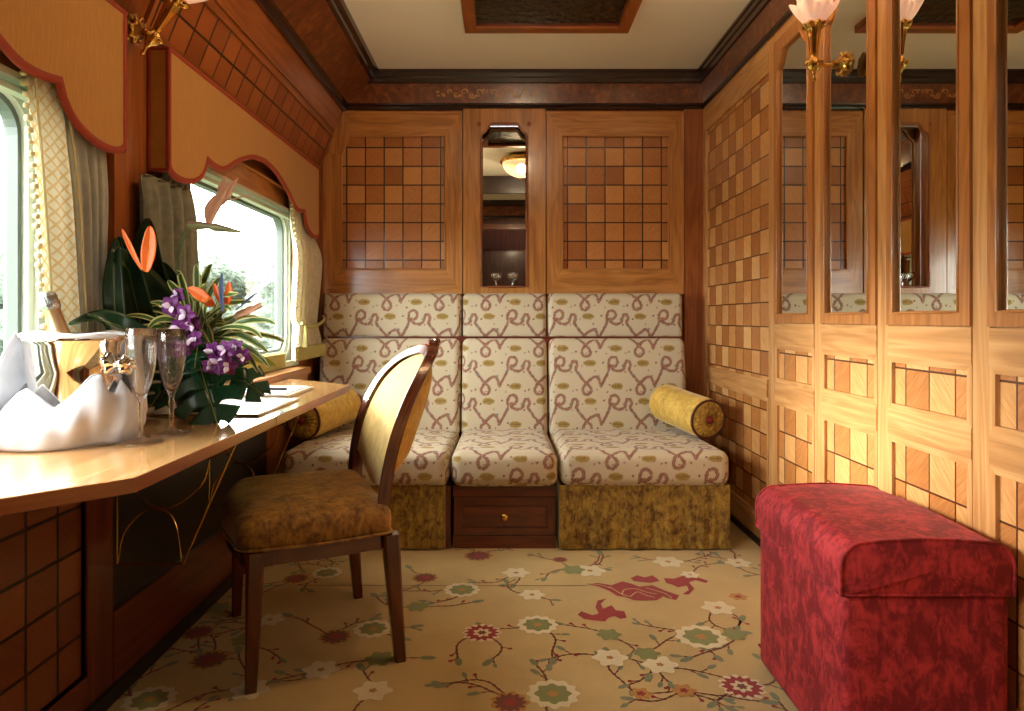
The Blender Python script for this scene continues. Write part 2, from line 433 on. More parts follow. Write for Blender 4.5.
def mitred(mb, T, u0, u1, v0, v1, wd, w0, w1, m):
    """four mitred frame members"""
    a, b = wd, wd
    plate(mb, T, [(u0, v0), (u1, v0), (u1-a, v0+b), (u0+a, v0+b)], w0, w1, m, grain='u')
    plate(mb, T, [(u0, v1), (u0+a, v1-b), (u1-a, v1-b), (u1, v1)], w0, w1, m, grain='u')
    plate(mb, T, [(u0, v0), (u0+a, v0+b), (u0+a, v1-b), (u0, v1)], w0, w1, m, grain='v')
    plate(mb, T, [(u1, v0), (u1, v1), (u1-a, v1-b), (u1-a, v0+b)], w0, w1, m, grain='v')
def frames(pts, closed=False):
    n = len(pts); T = []
    for i in range(n):
        if closed: t = pts[(i+1) % n]-pts[i-1]
        else: t = pts[min(i+1, n-1)]-pts[max(i-1, 0)]
        T.append(t.normalized())
    up = Vector((0, 0, 1)) if abs(T[0].z) < 0.9 else Vector((1, 0, 0))
    nrm = T[0].cross(up).normalized(); out = []
    for t in T:
        nrm = (nrm - t*nrm.dot(t)).normalized(); out.append((nrm, t.cross(nrm)))
    return out
def tube(mb, pts, r, m, seg=8, closed=False, caps=True):
    pts = [Vector(p) for p in pts]; fr = frames(pts, closed)
    rr = r if hasattr(r, '__len__') else [r]*len(pts)
    g = [[p + (a*math.cos(2*PI*k/seg)+b*math.sin(2*PI*k/seg))*q for k in range(seg)] for p, (a, b), q in zip(pts, fr, rr)]
    L = 0; uv = []
    for i in range(len(pts)):
        if i: L += (pts[i]-pts[i-1]).length
        uv.append([(L, k*0.01) for k in range(seg)])
    mb.grid(g, uv, m, closed_u=closed, closed_v=True)
    if caps and not closed:
        for ring in (g[0], g[-1]): mb.face(ring, [(0, 0)]*seg, m)
def lathe(mb, prof, m, origin=(0,0,0), axis=Vector((0,0,1)), seg=32, rfun=None):
    axis = Vector(axis).normalized(); o = Vector(origin)
    a = axis.orthogonal().normalized(); b = axis.cross(a)
    g = []; uv = []
    for i, (r, h) in enumerate(prof):
        row = []
        for k in range(seg):
            t = 2*PI*k/seg; q = r*(rfun(t, h) if rfun else 1)
            row.append(o+axis*h+(a*math.cos(t)+b*math.sin(t))*q)
        g.append(row); uv.append([(h, k*0.02) for k in range(seg)])
    mb.grid(g, uv, m, closed_v=True)
def ball(mb, c, r, m, seg=10, sc=(1,1,1)):
    c = Vector(c); g = []
    for i in range(seg//2+1):
        t = PI*i/(seg//2)
        g.append([c+Vector((sc[0]*r*math.sin(t)*math.cos(2*PI*k/seg), sc[1]*r*math.sin(t)*math.sin(2*PI*k/seg), sc[2]*r*math.cos(t))) for k in range(seg)])
    mb.grid(g, None, m, closed_v=True)
def catmull(pts, n=6, closed=False):
    pts = [Vector(p) for p in pts]; out = []; N_ = len(pts)
    rng_ = range(N_ if closed else N_-1)
    for i in rng_:
        p0 = pts[(i-1) % N_] if closed or i > 0 else pts[0]
        p1 = pts[i]; p2 = pts[(i+1) % N_]; p3 = pts[(i+2) % N_] if closed or i+2 < N_ else pts[-1]
        for k in range(n):
            t = k/n
            out.append(0.5*((2*p1)+(-p0+p2)*t+(2*p0-5*p1+4*p2-p3)*t*t+(-p0+3*p1-3*p2+p3)*t**3))
    if not closed: out.append(pts[-1])
    return out
def arc2(cx, cy, r, a0, a1, n=8): return [(cx+r*math.cos(math.radians(a0+(a1-a0)*i/n)), cy+r*math.sin(math.radians(a0+(a1-a0)*i/n))) for i in range(n+1)]
def rrect(u0, u1, v0, v1, r, n=6):
    return arc2(u0+r, v0+r, r, 180, 270, n)+arc2(u1-r, v0+r, r, 270, 360, n)+arc2(u1-r, v1-r, r, 0, 90, n)+arc2(u0+r, v1-r, r, 90, 180, n)

#=================================================================== ROOM SHELL
YF = -0.25
# floor: fitted wool carpet with woven flowers, red bird motif
def build_floor():
    mb = MB(); mb.face([(-1.15, -1.6, 0), (1.25, -1.6, 0), (1.25, 4.0, 0), (-1.15, 4.0, 0)], [(0,0)]*4, CP['base'])
    zc = [0.0006]
    def poly(pts, m, z=None):
        h = z if z is not None else zc[0]
        if z is None: zc[0] += 0.0000012
        fl = [Vector((p[0], p[1], 0)) for p in pts]
        for t in tessellate_polygon([fl]):
            mb.face([(fl[i].x, fl[i].y, h) for i in t], [(0,0)]*3, m)
    def G(px, py): D = F/(py-318); return ((px-505)/F*D, D)
    def blob(c, r, n, amp, m, ph=0.0, pts=48):
        q = []
        for i in range(pts):
            t = 2*PI*i/pts; rr = r*(1+amp*math.cos(n*t+ph))+random.uniform(-.02,.02)*r; q.append((c[0]+rr*math.cos(t), c[1]+rr*math.sin(t)))
        poly(q, m)
    def stemline(pts, wd, m):
        p = catmull([Vector((a, b, 0)) for a, b in pts], 5)
        for i in range(len(p)-1):
            t = (p[i+1]-p[i]).normalized(); n_ = Vector((-t.y, t.x, 0))*wd*0.5*(1.0 if i % 3 else 1.5)
            a = p[i]-t*wd*.2; b = p[i+1]+t*wd*.2
            mb.face([(a.x-n_.x, a.y-n_.y, .0004), (b.x-n_.x, b.y-n_.y, .0004), (b.x+n_.x, b.y+n_.y, .0004), (a.x+n_.x, a.y+n_.y, .0004)], [(0,0)]*4, m)
    def leaf(c, ang, L, m):
        q = []
        for s_ in (1, -1):
            for i in range(7):
                t = i/6 if s_ == 1 else 1-i/6
                q.append((t*L, s_*0.24*L*math.sin(PI*t)**0.8*(1+0.15*math.sin(9*t))))
        poly([(c[0]+a*math.cos(ang)-b*math.sin(ang), c[1]+a*math.sin(ang)+b*math.cos(ang)) for a, b in q], m)
    def flower(kind, c, sc=1.0):
        if kind == 'G':
            blob(c, .064*sc, 12, .08, CP['cream']); blob(c, .044*sc, 8, .10, CP['green'])
            for k in range(8): blob((c[0]+.03*sc*math.cos(k*PI/4), c[1]+.03*sc*math.sin(k*PI/4)), .005, 3, 0, CP['leaf'], pts=8)
            blob(c, .013*sc, 6, .2, CP['gold'])
        elif kind == 'R':
            blob(c, .058*sc, 12, .12, CP['cream']); blob(c, .05*sc, 14, .16, CP['red']); blob(c, .026*sc, 7, .2, CP['cream']); blob(c, .013*sc, 6, .2, CP['brown'])
        elif kind == 'D':
            blob(c, .054*sc, 9, .1, CP['gold']); blob(c, .044*sc, 12, .16, CP['brown']); blob(c, .018*sc, 6, .2, CP['red'])
        elif kind == 'W':
            blob(c, .047*sc, 6, .16, CP['cream']); blob(c, .010*sc, 5, .2, CP['gold'])
        elif kind == 'L': blob(c, .040*sc, 6, .15, CP['green']); blob(c, .009, 5, .1, CP['leaf'])
        elif kind == 'O': blob(c, .030*sc, 6, .18, CP['gold']); blob(c, .011, 5, .2, CP['red'])
    spots = [('G',462,590,1),('G',537.5,625,1),('G',553,694,1.05),('G',701,637,1.2),('G',373,629,.95),('G',327,573,.9),
             ('R',482,633,1),('D',425,578,.9),('D',478,556,1.1),('R',742,687,1),('D',510,703,.9),('D',335,637,.9),('D',296,579,.9),
             ('W',532,595,.9),('W',516,573,1),('W',610,658,1),('W',660,665,1),('W',718,608,1.1),('W',668,562,1.2),('W',321,670,1),('W',373,691,1),('W',590,571,1.2),
             ('L',573,570,1.1),('L',609,635,.9),('L',647,654,.9),('L',734,635,.9),('L',417,607,.9),('L',380,659,1),
             ('O',684,691,1),('O',641,694,.9),('W',250,690,1),('D',210,660,1),('G',150,700,1),('W',270,620,.9),('L',245,640,1),('W',738,563,1),('O',738,597,1),('D',560,560,.6),('W',690,575,.7)]
    cs = [(k, G(x, y), s_) for k, x, y, s_ in spots]
    pts = [c for _, c, _ in cs]
    for _ in range(400):       # flowers nearer than the photograph's frame
        c = (random.uniform(-1.0, 1.1), random.uniform(-.2, 3.0))
        if c[1] > 1.78 and -0.75 < c[0] < 1: continue
        if all((c[0]-q[0])**2+(c[1]-q[1])**2 > .17**2 for q in pts):
            pts.append(c); cs.append((random.choice('GRDWWLO'), c, random.uniform(.8, 1.1)))
    bird_c = G(640, 590)
    # branches
    for k, c, s_ in cs:
        for q in range(2):
            a = random.uniform(0, 2*PI); p = [c]; x, y = c; cur = random.uniform(-.6, .6)
            for i in range(random.randint(3, 6)):
                a += cur*.6+random.uniform(-.35, .35); x += .038*math.cos(a); y += .038*math.sin(a)
                if (x-bird_c[0])**2/.09+(y-bird_c[1])**2/.02 < 1.6: break
                p.append((x, y))
                if random.random() < .75 and i > 0:
                    b = a+random.choice((-1, 1))*random.uniform(.5, 1.1); e = (x+.028*math.cos(b), y+.028*math.sin(b))
                    stemline([(x, y), e], .004, CP['brown'])
                    if random.random() < .45: leaf(e, b, random.uniform(.025, .045), CP['leaf'])
                    else: blob(e, .007, 5, .2, CP['red'], pts=10)
            if len(p) > 2: stemline(p, .0055, CP['brown']); leaf(p[-1], a, random.uniform(.035, .055), CP['leaf'])
    for k, c, s_ in cs: flower(k, c, s_)
    # red bird motif
    A = [(120,112),(180,108),(240,118),(290,100),(335,112),(370,125),(430,118),(480,140),(530,158),(555,165),(540,188),(505,180),(480,170),(450,188),(400,190),(345,188),(300,172),(265,168),(230,145),(180,125)]
    B = [(328,85),(360,72),(395,82),(430,72),(465,98),(420,108),(390,105),(345,100)]
    C = [(483,85),(530,88),(580,72),(630,78),(690,98),(680,108),(630,95),(600,105),(625,135),(600,162),(570,160),(600,140),(590,120),(550,128),(520,115),(495,108)]
    D_ = [(82,255),(100,240),(150,258),(180,250),(165,220),(175,190),(215,180),(190,205),(200,228),(240,212),(260,235),(300,240),(310,270),(280,275),(255,262),(225,270),(210,288),(150,282),(110,275)]
    for S in (A, B, C, D_): poly([G(560+x/4.655, 560+y/4.655) for x, y in S], CP['red'], .0010)
    def thin(P_, m, z):
        q = [Vector((*G(560+x/4.655, 560+y/4.655), 0)) for x, y in P_]; q = catmull(q, 6)
        for i in range(len(q)-1):
            t = (q[i+1]-q[i]).normalized(); n_ = Vector((-t.y, t.x, 0))*.0025
            mb.face([(*(q[i]-n_).xy, z), (*(q[i+1]-n_).xy, z), (*(q[i+1]+n_).xy, z), (*(q[i]+n_).xy, z)], [(0,0)]*4, m)
    for L in ([(230,125),(270,150),(300,165),(330,172)], [(290,160),(300,140),(350,135),(400,150),(450,160)], [(330,170),(360,150),(400,165),(440,175)], [(400,130),(450,145),(490,158),(520,178)], [(140,112),(190,118),(235,132)]):
        thin(L, CP['base'], .0013)
    thin([(-1360,118),(-700,120),(-300,121),(120,120)], CP['seam'], .0011)
    o = mb.build('floor'); return tag(o, 'sand coloured carpet woven with flowers, twigs and a red bird motif', None, kind='structure')
build_floor()

def ring(mb, T, outer, inner, w0, w1, m, grain='v'): plate(mb, T, outer, w0, w1, m, holes=[inner], grain=grain)

# ceiling, with its dark beam
XCL, XCR, ZC = -0.70, 1.077, 2.39
mb = MB(); box(mb, -1.2, 1.25, YF-1.4, 4.0, ZC, ZC+.05, M['ceiling']); ceil = tag(mb.build('ceiling'), 'cream painted ceiling', kind='structure')
mb = MB(); box(mb, XCL, XCR, 1.12, 1.17, 2.22, ZC-.001, M['dark']); tag(mb.build('trim_1', bevel=.004), 'dark wooden ceiling beam', kind='structure')

# cornice profiles (offset from wall, height): dark moulding, burl band, dark moulding
def cornice(name, a, b, inward, prof, label, ends=None):
    """a,b: wall points (x,y) at z; profile list of (w, z, mat) strips"""
    mb = MB(); a = Vector((a[0], a[1], 0)); b = Vector((b[0], b[1], 0)); inn = Vector((inward[0], inward[1], 0))
    e0, e1 = ends or (0, 0); t = (b-a).normalized(); L = (b-a).length
    for i in range(len(prof)-1):
        w0, z0, m = prof[i]; w1, z1, _ = prof[i+1]
        p = [a+inn*w0+t*w0*e0, b+inn*w0-t*w0*e1, b+inn*w1-t*w1*e1, a+inn*w1+t*w1*e0]
        zz = [z0, z0, z1, z1]
        mb.face([(q.x, q.y, z) for q, z in zip(p, zz)], [(0, i*.05), (L, i*.05), (L, i*.05+.05), (0, i*.05+.05)], m)
    return tag(mb.build(name), label, kind='structure')
d, bu = M['dark'], M['burl']
PR = [(0,2.178,d),(.022,2.178,d),(.026,2.19,d),(.016,2.204,d),(.018,2.212,bu),(.030,2.318,d),(.040,2.322,d),(.042,2.345,d),(.050,2.352,d),(.052,2.372,d),(.060,2.378,d),(.060,2.391,d)]
cornice('trim_2', (-1.0, YB), (XR, YB), (0, -1), PR, 'burl veneer cornice over the sofa', (0, 1))
cornice('trim_3', (XR, YF), (XR, YB), (-1, 0), PR, 'burl veneer cornice over the mirrors', (0, 1))
cornice('trim_4', (-0.95, YF), (XR, YF), (0, 1), PR, 'burl veneer cornice behind the viewer', (0, 0))
# left slanted cornice band
mb = MB()
LP = [(-.925,2.165,d),(-.900,2.160,d),(-.893,2.180,d),(-.905,2.196,d),(-.885,2.212,bu),(-.755,2.335,d),(-.735,2.340,d),(-.730,2.362,d),(-.712,2.368,d),(-.705,2.391,d),(-.70,2.392,d)]
for i in range(len(LP)-1):
    x0, z0, m = LP[i]; x1, z1, _ = LP[i+1]
    mb.face([(x0, YF, z0), (x0, YB, z0), (x1, YB, z1), (x1, YF, z1)], [(0, i*.05), (4, i*.05), (4, i*.05+.05), (0, i*.05+.05)], m)
tag(mb.build('trim_5'), 'slanting burl veneer cornice over the windows', kind='structure')
# marquetry scroll inlay on the back cornice
def inlay():
    mb = MB()
    def C_(u, v): k = (v-2.212)/(2.318-2.212); return Vector((u, YB-.018-.012*k-.0012, v))
    def scroll(cu, cv, r, a0, a1, wd, n=18):
        for i in range(n):
            t0, t1 = i/n, (i+1)/n
            q = []
            for t in (t0, t1):
                a = math.radians(a0+(a1-a0)*t); rr = r*(1-.65*t)
                for e in (-1, 1): q.append(C_(cu+(rr+e*wd*(1-.6*t))*math.cos(a), cv+(rr+e*wd*(1-.6*t))*math.sin(a)*.9))
            mb.face([q[0], q[1], q[3], q[2]], [(0,0)]*4, M['inlay'])
    c0 = -.10
    for s_ in (-1, 1):
        for k, (du, dv, r, a0, a1) in enumerate([(.045,2.27,.020,200,-120),(.085,2.255,.022,170,520),(.13,2.272,.020,190,-140),(.175,2.258,.019,170,500),(.215,2.272,.015,190,-120),(.25,2.262,.011,170,480),(.28,2.27,.008,190,-120)]):
            if s_ == -1: a0, a1 = 180-a0, 180-a1
            scroll(c0+s_*du, dv, r, a0, a1, .0042)
        for k in range(9):
            u = c0+s_*(.02+.032*k); v = 2.262+.022*math.cos(k*2.1)
            q = [(u-.010, v), (u, v+.006), (u+.011, v+.001), (u, v-.005)]
            mb.face([C_(a, b) for a, b in q], [(0,0)]*4, M['inlay'])
    for k in range(5):
        a = PI*k/4; mb.face([C_(c0, 2.262), C_(c0+.02*math.cos(a)-.004*math.sin(a), 2.262+.02*math.sin(a)), C_(c0+.028*math.cos(a), 2.262+.03*math.sin(a)), C_(c0+.02*math.cos(a)+.004*math.sin(a), 2.262+.022*math.sin(a))], [(0,0)]*4, M['inlay'])
    return mb
cb = inlay().build('scroll_inlay', bpy.data.objects['trim_2'])

# ---- back wall
MU0, MU1 = -0.235, 0.228      # centre bay in u
NU = (-0.135, 0.125)          # niche opening
def ogee(u0, u1, v0, v1, sh, rise):
    """opening outline with stepped concave/convex shoulders at the top"""
    pts = [(u0, v0), (u1, v0), (u1, v1-sh-rise)]
    right = [(u1, v1-sh-rise)] + [(u1-(.30*sh)*(1-math.cos(t)), v1-sh-rise+rise*.9*math.sin(t)) for t in [PI/8*i for i in range(1, 5)]]
    a = right[-1]; b = (u1-sh*1.25, v1)
    cur = [(a[0]+(b[0]-a[0])*k/6, a[1]+(b[1]-a[1])*(.5-.5*math.cos(PI*k/6))) for k in range(1, 7)]
    R = right[1:]+cur
    Lp = [(u0+u1-p[0], p[1]) for p in reversed(R)]
    return pts+R+Lp+[(u0, v1-sh-rise)]
mb = MB()
nic = rect(NU[0], NU[1], 1.17, 2.10)
plate(mb, B_, [(-1.2,0),(1.25,0),(1.25,2.42),(-1.2,2.42)], -.10, -.005, M['oak_red'], holes=[rect(NU[0]-.004, NU[1]+.004, 1.165, 2.105)])
wb = tag(mb.build('wall_back'), 'panelled oak wall behind the sofa', kind='structure')
# wall returns of corner clip and posts
mb = MB()
bar(mb, B_, 1.012, 1.133, 0, 2.18, 0, .018, M['oak_red'], 'v'); mb.build('post', wb, bevel=.003)
mb = MB()
bar(mb, B_, -1.05, -.995, 0, 1.93, 0, .018, M['oak_red'], 'v'); mb.build('post', wb, bevel=.003)
def back_panel(u0, u1, clip=False):
    v0, v1 = 1.135, 2.165; fw = .112; fb = .16
    iu0, iu1, iv0, iv1 = u0+.100, u1-fw+.02, v0+.135, v1-.135
    if not clip: iu0, iu1 = u0+.085, u1-.082
    mb = MB(); c1, c2 = .115, .235
    outer = [(u0, v0), (u1, v0), (u1, v1), (u0+(c1 if clip else 0), v1)] + ([(u0, v1-c2)] if clip else [])
    if clip:
        inner = [(iu0, iv0), (iu1, iv0), (iu1, iv1), (iu0+.05, iv1), (iu0, iv1-.11)]
        o5 = outer
        for i, g in ((0,'u'), (1,'v'), (2,'u'), (3,'v'), (4,'v')):
            j = (i+1) % 5; plate(mb, B_, [o5[i], o5[j], inner[j], inner[i]], 0, .024, M['oak'], grain=g)
    else:
        inner = [(iu0, iv0), (iu1, iv0), (iu1, iv1), (iu0, iv1)]
        for i, g in ((0,'u'), (1,'v'), (2,'u'), (3,'v')):
            j = (i+1) % 4; plate(mb, B_, [outer[i], outer[j], inner[j], inner[i]], 0, .024, M['oak'], grain=g)
    mb.build('panel_frame', wb, bevel=.003)
    # moulding bead around the field
    mb = MB(); loop = [B_(p[0], p[1], .022) for p in inner]
    pts = []
    for i in range(len(loop)):
        a, b = loop[i], loop[(i+1) % len(loop)]
        for k in range(6): pts.append(a.lerp(b, k/6))
    cen = sum(loop, Vector())/len(loop); pts = [p+(cen-p).normalized()*.004 for p in pts]
    tube(mb, pts, .0065, M['oak'], 8, closed=True); mb.build('bead', wb, smooth=True)
    mb = MB(); plate(mb, B_, inner, 0, .010, M['tile_back'], grain='u', uvorg=((.8946 if clip else -.3535)+20*.106, -1.327+20*.106)); mb.build('tile_field', wb)
back_panel(-1.025, MU0-.006, True); back_panel(MU1+.008, 1.008)
# centre bay
mb = MB()
fr = ogee(NU[0], NU[1], 1.175, 2.095, .05, .035)
plate(mb, B_, rect(MU0, MU1, 1.135, 2.178), 0, .026, M['oak'], holes=[fr], grain='v'); mb.build('panel_frame', wb, bevel=.003)
mb = MB(); pts = [B_(a, b, .028) for a, b in fr]; pp = []
for i in range(len(pts)):
    a, b = pts[i], pts[(i+1) % len(pts)]; n_ = 4 if (a-b).length > .08 else 1
    for k in range(n_): pp.append(a.lerp(b, k/n_))
tube(mb, pp, .006, M['oak_red'], 8, closed=True)
for s_ in (-1, 1):
    lathe(mb, [(0,.005),(.008,.004),(.012,0)], M['oak_red'], B_(-.005+s_*.14, 2.09, .027), (0,-1,0), 12)
mb.build('bead', wb, smooth=True)
# niche box + mirror
mb = MB()
for a in ((NU[0]-.004, NU[0]), (NU[1], NU[1]+.004)): box(mb, a[0], a[1], YB, YB+.055, 1.165, 2.105, M['oak_red'])
box(mb, NU[0], NU[1], YB, YB+.055, 1.165, 1.172, M['oak_red']); box(mb, NU[0], NU[1], YB, YB+.055, 2.10, 2.105, M['oak_red'])
mb.build('niche_box', wb)
mb = MB(); box(mb, NU[0]+.001, NU[1]-.001, YB+.050, YB+.054, 1.173, 2.099, M['mirror'])
tag(mb.build('niche_mirror'), 'narrow mirror set in the niche above the sofa, behind two small glasses', 'mirror')

# ---- right wall
wr_mb = MB(); plate(wr_mb, R_, rect(YF-.1, 4.0, 0, 2.42), -.06, 0, M['oak_light'], grain='v')
wr = tag(wr_mb.build('wall_right'), 'oak panelled wall with square marquetry and mirrors', kind='structure')
ST = []   # bay boundaries along y, from the sofa end towards the viewer
bays = [(2.919, 3.80, 'grid')]
y1 = 2.833
while y1 > -.2:
    bays.append((y1-.358, y1, 'mirror')); y1 -= .418
mb = MB(); bar(mb, R_, 3.81, YB, 0, 2.178, 0, .014, M['oak_light'], 'v'); mb.build('stile', wr, bevel=.002)
edges = [(2.835, 2.905)]
for i in range(1, len(bays)-1): edges.append((bays[i+1][1]+.001, bays[i][0]-.001))
for a, b in edges:
    mb = MB(); bar(mb, R_, a, b, 0, 2.178, 0, .011, M['oak_light'], 'v'); mb.build('stile', wr, bevel=.003)
RV = [(.0, .12), (.655, .742), (.885, 2.178)]
def sunk(u0, u1, v0, v1, org):
    mb = MB(); mitred(mb, R_, u0, u1, v0, v1, .018, 0, .012, M['oak_light']); mb.build('panel_moulding', wr, bevel=.004)
    mb = MB(); plate(mb, R_, rect(u0+.018, u1-.018, v0+.018, v1-.018), 0, .002, M['tile_right'], grain='u', uvorg=org); mb.build('tile_field', wr)
for (a, b, k) in bays:
    a0, b0 = a, b
    for (v0, v1) in ((0, .12), (.66, .735)):
        mb = MB(); bar(mb, R_, a0, b0, v0, v1, 0, .014, M['oak_light'], 'u'); mb.build('rail', wr, bevel=.002)
    if k == 'grid':
        sunk(a-.012, b+.008, .12, .66, (-b+.03+10.6, -.60+10.6))
        mb = MB(); bar(mb, R_, a-.012, b+.01, 2.045, 2.178, 0, .014, M['oak_light'], 'u'); mb.build('rail', wr, bevel=.002)
        mb = MB(); plate(mb, R_, rect(a-.012, b+.01, .735, 2.045), 0, .002, M['tile_right'], grain='u', uvorg=(-b+.03+10.6, -.75+10.6)); mb.build('tile_field', wr)
    else:
        sunk(a, b, .12, .66, (-b+.018+.053+10.6, -.642+10.6)); sunk(a, b, .735, .89, (-b+.018+.053+10.6, -.857+10.6))
        mb = MB(); bar(mb, R_, a0, b0, .89, .978, 0, .014, M['oak_light'], 'u'); mb.build('rail', wr, bevel=.002)
        mb = MB(); bar(mb, R_, a0, b0, 2.14, 2.178, 0, .014, M['oak_light'], 'u'); mb.build('rail', wr, bevel=.002)
names = ['tall framed mirror nearest the sofa corner, first in the row of wall mirrors',
         'tall framed mirror with the brass wall light in front of its glass',
         'tall framed mirror right of the one carrying the brass light',
         'tall framed mirror cut by the right edge of the photo, above the red stool']
i = 0
for (a, b, k) in bays:
    if k == 'mirror' and b < 1.0:
        mb = MB(); plate(mb, R_, rect(a, b, .98, 2.14), 0, .012, M['oak_light'], grain='v'); mb.build('panel', wr, bevel=.003)
    if k != 'mirror' or b < 1.0: continue
    e = empty('framed_mirror', (XR, (a+b)/2, .98), names[i] if i < 4 else 'tall framed mirror nearest the viewer, outside the photo', 'mirror', 'tall mirrors in the right wall'); i += 1
    mb = MB(); op = ogee(a+.042, b-.030, 1.015, 2.085, .055, .03)
    plate(mb, R_, rect(a, b, .98, 2.14), 0, .018, M['oak_mirror'], holes=[op], grain='v'); f = mb.build('frame', e, bevel=.003)
    mb = MB(); pts = [R_(p[0], p[1], .018) for p in op]; pp = []
    for q in range(len(pts)):
        aa, bb = pts[q], pts[(q+1) % len(pts)]; n_ = 6 if (aa-bb).length > .08 else 1
        for k2 in range(n_): pp.append(aa.lerp(bb, k2/n_))
    tube(mb, pp, .004, M['oak_mirror'], 8, closed=True); mb.build('bead', e, smooth=True)
    mb = MB(); plate(mb, R_, rect(a+.02, b-.01, 1.0, 2.11), .001, .008, M['mirror']); mb.build('mirror_glass', e)

# ---- left wall
mb = MB()
holes = [rect(WY[n][0]-.06, WY[n][1]+.06, WZ0-.06, WZ1+.05) for n in (1, 2)]
plate(mb, L_, rect(YF-.1, 4.0, 0, 1.86), -.07, 0, M['oak_red'], holes=holes, grain='v', back=True)
wl = tag(mb.build('wall_left'), 'wooden wall with two windows and a sloping marquetry upper band', kind='structure')
mb = MB(); plate(mb, S_, rect(YF-.1, YB+.05, -.01, SLEN+.02), -.02, 0, M['oak_red'], grain='u'); mb.build('sloping_panel', wl)
# slope: grid band
for a, b, org in ((-.2, 1.72, 0), (1.98, 3.80, 0)):
    mb = MB(); plate(mb, S_, rect(a, b, .005, .187), 0, .004, M['tile_slope'], grain='u', uvorg=(-b+10.6, -.096+10.6)); mb.build('tile_field', wl)
    mb = MB(); mitred(mb, S_, a-.02, b+.02, -.012, .205, .018, 0, .014, M['oak_red']); mb.build('panel_moulding', wl, bevel=.004)
mb = MB(); bar(mb, S_, 1.79, 1.93, -.01, SLEN, 0, .02, M['oak_red'], 'v'); mb.build('pilaster', wl, bevel=.004)
mb = MB(); bar(mb, S_, YF, YB, .222, .232, 0, .006, M['oak_red'], 'u'); mb.build('bead', wl, bevel=.002)
mb = MB(); bar(mb, L_, 1.80, 1.90, .75, 1.85, 0, .02, M['oak_red'], 'v'); mb.build('pilaster', wl, bevel=.004)
mb = MB(); plate(mb, L_, rect(1.62, 1.80, .78, 1.80), 0, .003, M['tile_slope'], grain='u', uvorg=(-1.80+10.6, -1.80+10.6)); mb.build('tile_field', wl)
# lower part, below the table
mb = MB(); bar(mb, L_, 1.685, 1.794, 0, .73, 0, .02, M['mahogany'], 'v'); mb.build('stile', wl, bevel=.003)
mb = MB(); bar(mb, L_, -.2, 1.685, .0, .115, 0, .02, M['mahogany'], 'u'); mb.build('rail', wl, bevel=.003)
mb = MB(); mitred(mb, L_, .55, 1.70, .10, .75, .015, 0, .014, M['mahogany']); mb.build('panel_moulding', wl, bevel=.004)
mb = MB(); plate(mb, L_, rect(.55, 1.685, .112, .74), 0, .004, M['tile_shaded'], grain='u', uvorg=(-1.49+10.6, -.325+10.6)); mb.build('tile_field', wl)
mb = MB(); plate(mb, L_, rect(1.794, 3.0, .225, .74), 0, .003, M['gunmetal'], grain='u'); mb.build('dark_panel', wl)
mb = MB(); bar(mb, L_, 1.794, 3.8, 0, .225, 0, .022, M['mahogany'], 'u'); mb.build('rail', wl, bevel=.003)
mb = MB(); box(mb, XL, XL+.035, YF, 3.8, 0, .04, M['black']); tag(mb.build('baseboard_left'), 'black skirting', kind='structure')
mb = MB(); box(mb, XR-.02, XR, YF, 3.8, 0, .03, M['black']); tag(mb.build('baseboard_right'), 'black skirting', kind='structure')
mb = MB(); box(mb, XL, -.935, 2.05, 3.29, .735, .765, M['oak']); box(mb, XL, -.945, 2.05, 3.27, .70, .735, M['oak']); tag(mb.build('trim_6', bevel=.003), 'wooden window ledge behind the table', kind='structure')

# windows
for n, (a, b) in WY.items():
    mb = MB()
    outer = rrect(a-.055, b+.055, WZ0-.055, WZ1+.045, .10); inner = rrect(a, b, WZ0, WZ1, .075)
    W = lambda u, v, w_: Vector((-1.12+w_, u, v))
    plate(mb, W, rect(a-.065, b+.065, WZ0-.065, WZ1+.055), 0, .055, M['metal_win'], holes=[inner])
    wn = mb.build(f'window_{n}', bevel=.004); tag(wn, 'train window with rounded corners' , kind='structure')
    mb = MB(); mid = rrect(a+.012, b-.012, WZ0+.012, WZ1-.012, .068)
    plate(mb, W, inner, .010, .040, M['metal_dark'], holes=[mid]); mb.build('window_frame', wn)
    mb = MB(); plate(mb, W, rrect(a-.04, b+.04, WZ0-.04, WZ1+.03, .09), .055, .066, M['metal_win'], holes=[rrect(a-.018, b+.018, WZ0-.018, WZ1+.012, .08)]); mb.build('window_frame', wn, bevel=.003)
    mb = MB(); mb.face([W(a, WZ0, .015), W(b, WZ0, .015), W(b, WZ1, .015), W(a, WZ1, .015)], [(0,0)]*4, M['pane']); mb.build('pane', wn)
    # blind cassette and rails
    mb = MB()
    bar(mb, L_, a-.06, b+.06, 1.50, 1.515, .0, .03, M['metal_win'], 'u'); bar(mb, L_, a-.06, b+.06, 1.475, 1.487, .0, .022, M['metal_win'], 'u')
    mb.build('head_rail', wn, bevel=.002)
    mb = MB(); bar(mb, L_, a-.05, b+.03, 1.52, 1.60, .0, .012, M['oak'], 'u'); bar(mb, L_, a-.05, b+.03, 1.60, 1.606, .0, .03, M['inlay'], 'u'); mb.build('head_board', wn, bevel=.002)
    mb = MB(); bar(mb, L_, a-.05, b+.05, WZ0-.07, WZ0-.045, 0, .03, M['metal_win'], 'u'); mb.build('window_sill', wn, bevel=.003)

